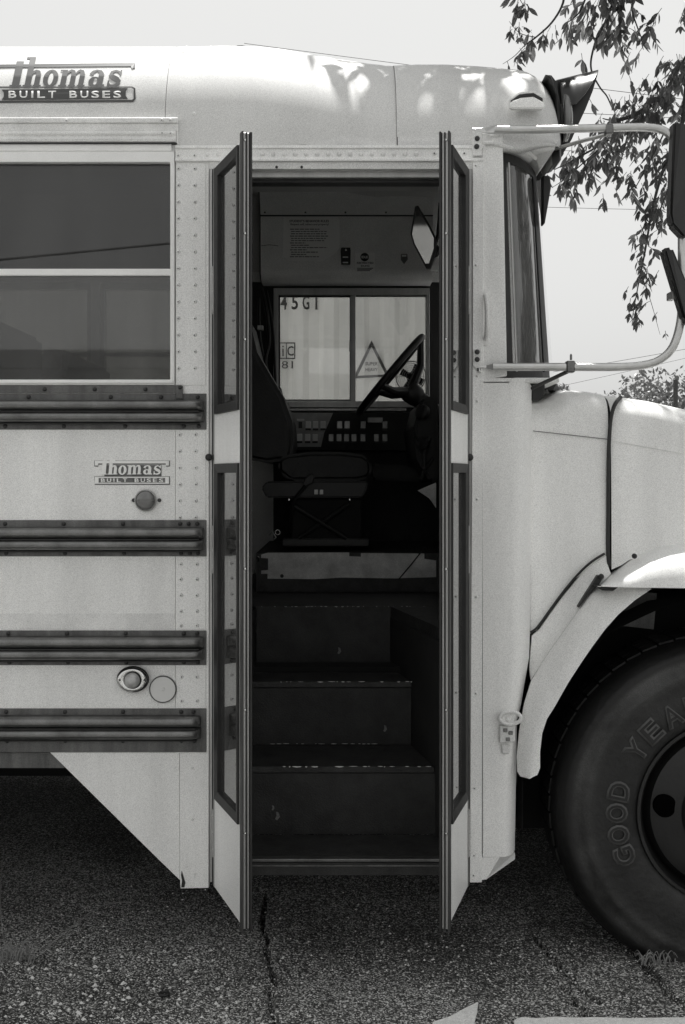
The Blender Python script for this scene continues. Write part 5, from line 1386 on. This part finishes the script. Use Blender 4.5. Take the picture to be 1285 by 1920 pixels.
# shading canopy above the frame, with openings where the sun comes through in flecks
can = []
HOLES = [(WX(px, y_), y_, 2.80, rx_, ry_) for px, y_, rx_, ry_ in ((800, .12, .016, .05), (850, .10, .010, .04), (872, .18, .010, .03), (884, .08, .012, .04), (906, .12, .018, .05), (928, .24, .016, .03), (955, .10, .018, .06), (972, .18, .024, .05), (1008, .18, .016, .03))]
HOLES += [(WX(px, .1), y_, 1.33, rx_, .05) for px, y_, rx_ in ((1170, .0, .03), (1215, .03, .04), (1270, -.02, .05), (1330, .0, .05))]
HOLES += [(WX(px, .15), .17, 1.54, .03, .04) for px in (1075, 1180, 1205, 1250)]
HOLES += [(WX(px, 0), -.06, 2.44, .05, .04) for px in (950, 1030, 1180, 1230)]+[(WX(px, 0), -.07, 1.75, .03, .04) for px in (1100, 1150)]
def open_sky(p, m_):
    for hx, hy, hz, rx_, ry_ in HOLES:
        q = p-sd*((p.z-hz)/sd.z)
        if ((q.x-hx)/(rx_+m_))**2+((q.y-hy)/(ry_+m_))**2 < 1: return True
    return False
for k in range(3600):
    x_ = rl.uniform(.12, 4.2); y_ = rl.uniform(-.1, 3.4); z_ = rl.uniform(4.3, 5.6)
    if rl.random() < .35: continue
    for j in range(3): add_leaf(Vector((x_+rl.gauss(0, .06), y_+rl.gauss(0, .06), z_+rl.gauss(0, .05))), Vector((rl.uniform(-1, 1), rl.uniform(-1, 1), rl.uniform(-.7, .1))), rl.uniform(.10, .17), can)
for k in range(900):
    x_ = rl.uniform(.14, 1.1); y_ = rl.uniform(.05, 1.3); z_ = rl.uniform(3.55, 4.3)
    for j in range(4): add_leaf(Vector((x_+rl.gauss(0, .05), y_+rl.gauss(0, .05), z_+rl.gauss(0, .04))), Vector((rl.uniform(-1, 1), rl.uniform(-1, 1), rl.uniform(-.7, .1))), rl.uniform(.07, .12), can)
can = [(M, L) for M, L in can if not open_sky(M @ Vector((0, .5, 0)), L*.10)]
def bake(bank, name, m_, par, org, w_=1.25):
    V_, F_ = [], []
    for M, L in bank:
        b0 = len(V_)
        for x_, y_, z_ in lm_v: V_.append(tuple((M @ Vector((x_*w_, y_, z_)))-org))
        for f in lm_f: F_.append(tuple(i+b0 for i in f))
    me = bpy.data.meshes.new(name); me.from_pydata(V_, [], F_); me.materials.append(m_)
    return link(name, me, org, par, kind='stuff')
bake(rest+can, 'leaves', LEAF, TREE, Vector((TX, TY, 0)), 1.0)

# ---- far trees behind the hood and a few more, low on the horizon
def far_tree(x_, y_, hgt, wid, label, n_=1500, L=.30, grp=None, seed=1, base=.25, mm=LEAFF):
    t = empty('far_tree', (x_, y_, 0), label=label, category='tree')
    if grp: t['group'] = grp
    r2 = random.Random(seed)
    mb = MB(); mb.tube([Vector((x_, y_, -.1)), Vector((x_+.1, y_, hgt*.35)), Vector((x_, y_, hgt*.6))], [.2, .16, .08], 8); mb.build('trunk', BARK, t)
    clumps = []
    for k in range(16):
        a = r2.uniform(0, 6.28); q = r2.uniform(0, 1)**.6; zz = r2.uniform(base, .93)*hgt
        rr2 = wid/2*q*math.sin(math.pi*min(1, max(.12, (zz/hgt-base*.4)/(1-base*.4))))**.6
        clumps.append((Vector((x_+rr2*math.cos(a), y_+rr2*math.sin(a), zz)), r2.uniform(.12, .22)*wid))
    V_, F_ = [], []
    for k in range(n_):
        c_, cr = clumps[k % len(clumps)]
        v = Vector((r2.gauss(0, 1), r2.gauss(0, 1), r2.gauss(0, .8))).normalized()*cr*(r2.uniform(.2, 1)**.4)
        p = c_+v; a = Vector((r2.uniform(-1, 1), r2.uniform(-1, 1), r2.uniform(-1, 1))).normalized(); b = a.cross(Vector((r2.uniform(-1, 1), r2.uniform(-1, 1), r2.uniform(-1, 1)))).normalized()
        l_ = L*r2.uniform(.5, 1.3); b0 = len(V_)
        for q_ in (p-a*l_/2, p+b*l_*.22, p+a*l_/2, p-b*l_*.22): V_.append(tuple(q_-Vector((x_, y_, 0))))
        F_.append((b0, b0+1, b0+2, b0+3))
    me = bpy.data.meshes.new('crown'); me.from_pydata(V_, [], F_); me.materials.append(mm)
    link('crown', me, (x_, y_, 0), t, kind='stuff')
    return t
def at_far(px, py_top, Y): return (px-CX)/F*(Y+D), CZ+(HY-py_top)/F*(Y+D)
far_labels = {1025: 'small pale tree showing its top just in front of the cowl, nearest the windshield', 1125: 'rounded tree top rising behind the middle of the hood',
              1200: 'low bushy tree at the left end of the dark tree line behind the hood', 1255: 'tallest bushy tree over the right end of the hood'}
for px, top, Y_, wd, sd_ in ((1032, 716, 34, 1.9, 1), (1125, 712, 34, 3.0, 2), (1205, 722, 30, 3.8, 3), (1262, 708, 28, 4.2, 4)):
    X_, h_ = at_far(px, top, Y_)
    far_tree(X_, Y_, h_*1.04, wd, far_labels.get({1032: 1025, 1125: 1125, 1205: 1200, 1262: 1255}[px]), 3000, .17, None, sd_)
far_tree((1340-CX)/F*34, 31, 4.6, 4.5, 'bushy tree beyond the right end of the hood, cut by the picture edge', 2200, .2, None, 9)
# utility pole stub seen among the far trees
xp = (1267-CX)/F*(26+D)
up = MB().tube([Vector((xp, 26, 0)), Vector((xp, 26, CZ+(HY-712)/F*(26+D)))], .06, 8).build('utility_pole', BARK, None, label='thin dark pole standing among the trees beyond the hood', category='pole')
MB().tube([Vector((WX(452, 12), 12, -.1)), Vector((WX(452, 12), 12, WZ(90, 12)))], [.14, .10], 10).build('utility_pole', BARK, None, label='wooden pole behind the bus roof where the overhead wires end', category='pole')
# ---- overhead wires
def wire(a, b, Y, label, r_=.006, sag=.15, ext=1.2):
    A, B = W(*a, Y), W(*b, Y); d_ = B-A
    A2, B2 = A-d_*ext, B+d_*.9
    pts = [A2.lerp(B2, k/24)-Vector((0, 0, sag*4*(k/24)*(1-k/24)-sag*.9)) for k in range(25)]
    MB().tube(pts, r_, 5).build('overhead_wire', WIREM, None, label=label, category='wire', group='thin wires across the sky')
wire((458, 85), (1285, 186), 12, 'thin overhead wire running just above the bus roof, highest of the wires', .0045, .03, 0)
wire((1000, 207), (1285, 222), 12, 'thin overhead wire just below the tip of the black visor', .0045, .03)
wire((1020, 281), (1200, 286), 12, 'thin overhead wire behind the upper mirror arm', .0035, .03)
wire((1020, 388), (1250, 394), 12, 'thin overhead wire crossing the empty sky inside the mirror loop', .0035, .03)
wire((1100, 687), (1285, 655), 14, 'thin slanting wire low in the sky above the lower mirror arm', .0035, .03)
wire((1060, 722), (1285, 672), 16, 'faint slanting wire just below the lower mirror arm', .0030, .03)

A_, B_ = W(-300, 515, 9), W(600, 428, 9)
MB().tube([Vector((p.x, -p.y, p.z)) for p in (A_-(B_-A_)*.8, A_, B_, B_+(B_-A_)*.8)], .014, 6).build('overhead_wire', WIREM, None, label='single black cable across the yard, only its reflection crosses the upper bus window', category='wire')
# ================================================================ SMALL THINGS ON THE GROUND
def gpt(px, py): d = CZ*F/(py-HY); return Vector(((px-CX)/F*d, d-D, 0))
def tuft(px, py, n_, h, label, seed, spread=.03):
    r2 = random.Random(seed); c_ = gpt(px, py); mb = MB()
    for k in range(n_):
        a = r2.uniform(0, 6.28); b_ = c_+Vector((r2.gauss(0, spread), r2.gauss(0, spread*.5), 0)); l_ = h*r2.uniform(.5, 1.2)
        o_ = Vector((math.cos(a), math.sin(a), 0))*l_*r2.uniform(.3, .9)
        pts = [b_, b_+o_*.35+Vector((0, 0, l_*.6)), b_+o_*.8+Vector((0, 0, l_*.75)), b_+o_*1.15+Vector((0, 0, l_*.45))]
        mb.tube(smooth_path(pts, 3), [.0015-.0001*i for i in range(10)], 4)
    return mb.build('grass_tuft', GRASSM, None, label=label, category='grass tuft')
tuft(28, 1800, 60, .065, 'dry grass tuft growing out of the asphalt below the cut-away skirt', 3, .028)
tuft(1225, 1805, 40, .04, 'sparse grass tuft in the crack at the foot of the tyre', 4, .03)
tuft(1270, 1790, 10, .10, 'few long curled grass blades against the tyre tread', 8, .02)
# long straws
def straw(pts, label, r_=.0012):
    MB().tube(smooth_path([gpt(*p[:2])+Vector((0, 0, p[2])) for p in pts], 5), r_, 5).build('dry_straw', GRASSM, None, label=label, category='straw')
straw([(75, 1795, .01), (130, 1760, .03), (190, 1722, .04), (245, 1702, .02)], 'long pale dry straw arching over the asphalt, beside the grass tuft', .0019)
straw([(70, 1757, .01), (88, 1730, .02), (106, 1703, .02)], 'short dry straw lying behind the long one', .0014)
straw([(8, 1770, .0), (1, 1730, .05), (3, 1690, .10), (12, 1650, .14)], 'upright bent straw at the left picture edge', .0016)
c_ = gpt(308, 1867)
bc = MB().tube([c_+Vector(((.012)*math.cos(a*math.pi/8), .012*math.sin(a*math.pi/8), .006)) for a in range(16)], .0045, 8, closed=True).build('washer_ring', RUB, None, smooth=True, label='small black ring lying on the asphalt in front of the bus', category='ring')
# painted markings just entering the bottom of the picture
WPAINT = mat('worn_white_road_paint', .95, .7, scale=70, bump=.5, bscale=200, v2=.72, fine=.2)
def marking(pts, label):
    mb = MB(); P_ = [gpt(*p)+Vector((0, 0, .0085)) for p in pts]
    mb.prism(P_, (0, 0, -.006)); return mb.build('road_marking', WPAINT, None, label=label, category='road marking')
marking([(812, 1922), (845, 1911), (870, 1897), (897, 1884), (894, 1905), (889, 1924), (880, 2050), (780, 2050)], 'pointed end of a white painted marking at the bottom edge, right of the door')
marking([(978, 1913), (1010, 1915), (1040, 1912), (1080, 1914), (1120, 1913), (1180, 1915), (1240, 1914), (1300, 1913), (1500, 1912), (1500, 2000), (960, 2000), (965, 1918)], 'white painted line along the bottom edge in front of the tyre')
# loose grit
r2 = random.Random(11); V_, F_ = [], []
for k in range(2600):
    px = r2.uniform(0, 1285); py = r2.uniform(1660, 1925); c_ = gpt(px, py)
    if py < 1760 and r2.random() < .5: continue
    s_ = .0016*(1+r2.random()**4*(4.2 if px < 430 and py > 1780 else 2.2)); z_ = gh(c_.x, c_.y); b0 = len(V_)
    for d_ in ((1, 0, 0), (-.2, 1, 0), (-1, -.1, 0), (.1, -1, 0), (0, 0, 1)):
        V_.append((c_.x+d_[0]*s_*r2.uniform(.7, 1.2), c_.y+d_[1]*s_*r2.uniform(.7, 1.2), z_+.0004+d_[2]*s_*.9))
    F_ += [(b0, b0+1, b0+4), (b0+1, b0+2, b0+4), (b0+2, b0+3, b0+4), (b0+3, b0, b0+4)]
me = bpy.data.meshes.new('grit'); me.from_pydata(V_, [], F_); me.materials.append(mat('pale_grit', .75, .8, var=.4, scale=200))
link('grit', me, (0, 0, 0), None, kind='stuff', label='pale loose grit on the asphalt', category='grit')
# ================================================================ BEHIND THE CAMERA (seen only as reflections)
hb = empty('low_building', (-4, -16, 0), label='low rendered building across the yard, only reflected in the bus windows', category='building')
MB().box(-12, 0, -20, -16, 0, 3.2).build('wall', BRICK, hb); MB().box(-12.3, .3, -20.3, -15.7, 3.2, 3.5).build('roof', DARKB, hb)
for x_ in (-10.5, -7.5, -4.5, -2): MB().box(x_, x_+1.2, -15.99, -15.95, 1, 2.2).build('window', BLACK, hb)
far_tree(8.5, 4.5, 6.5, 7, 'broad leafy tree standing ahead of the bus, reflected in the windshield side glass', 6000, .35, None, 31)
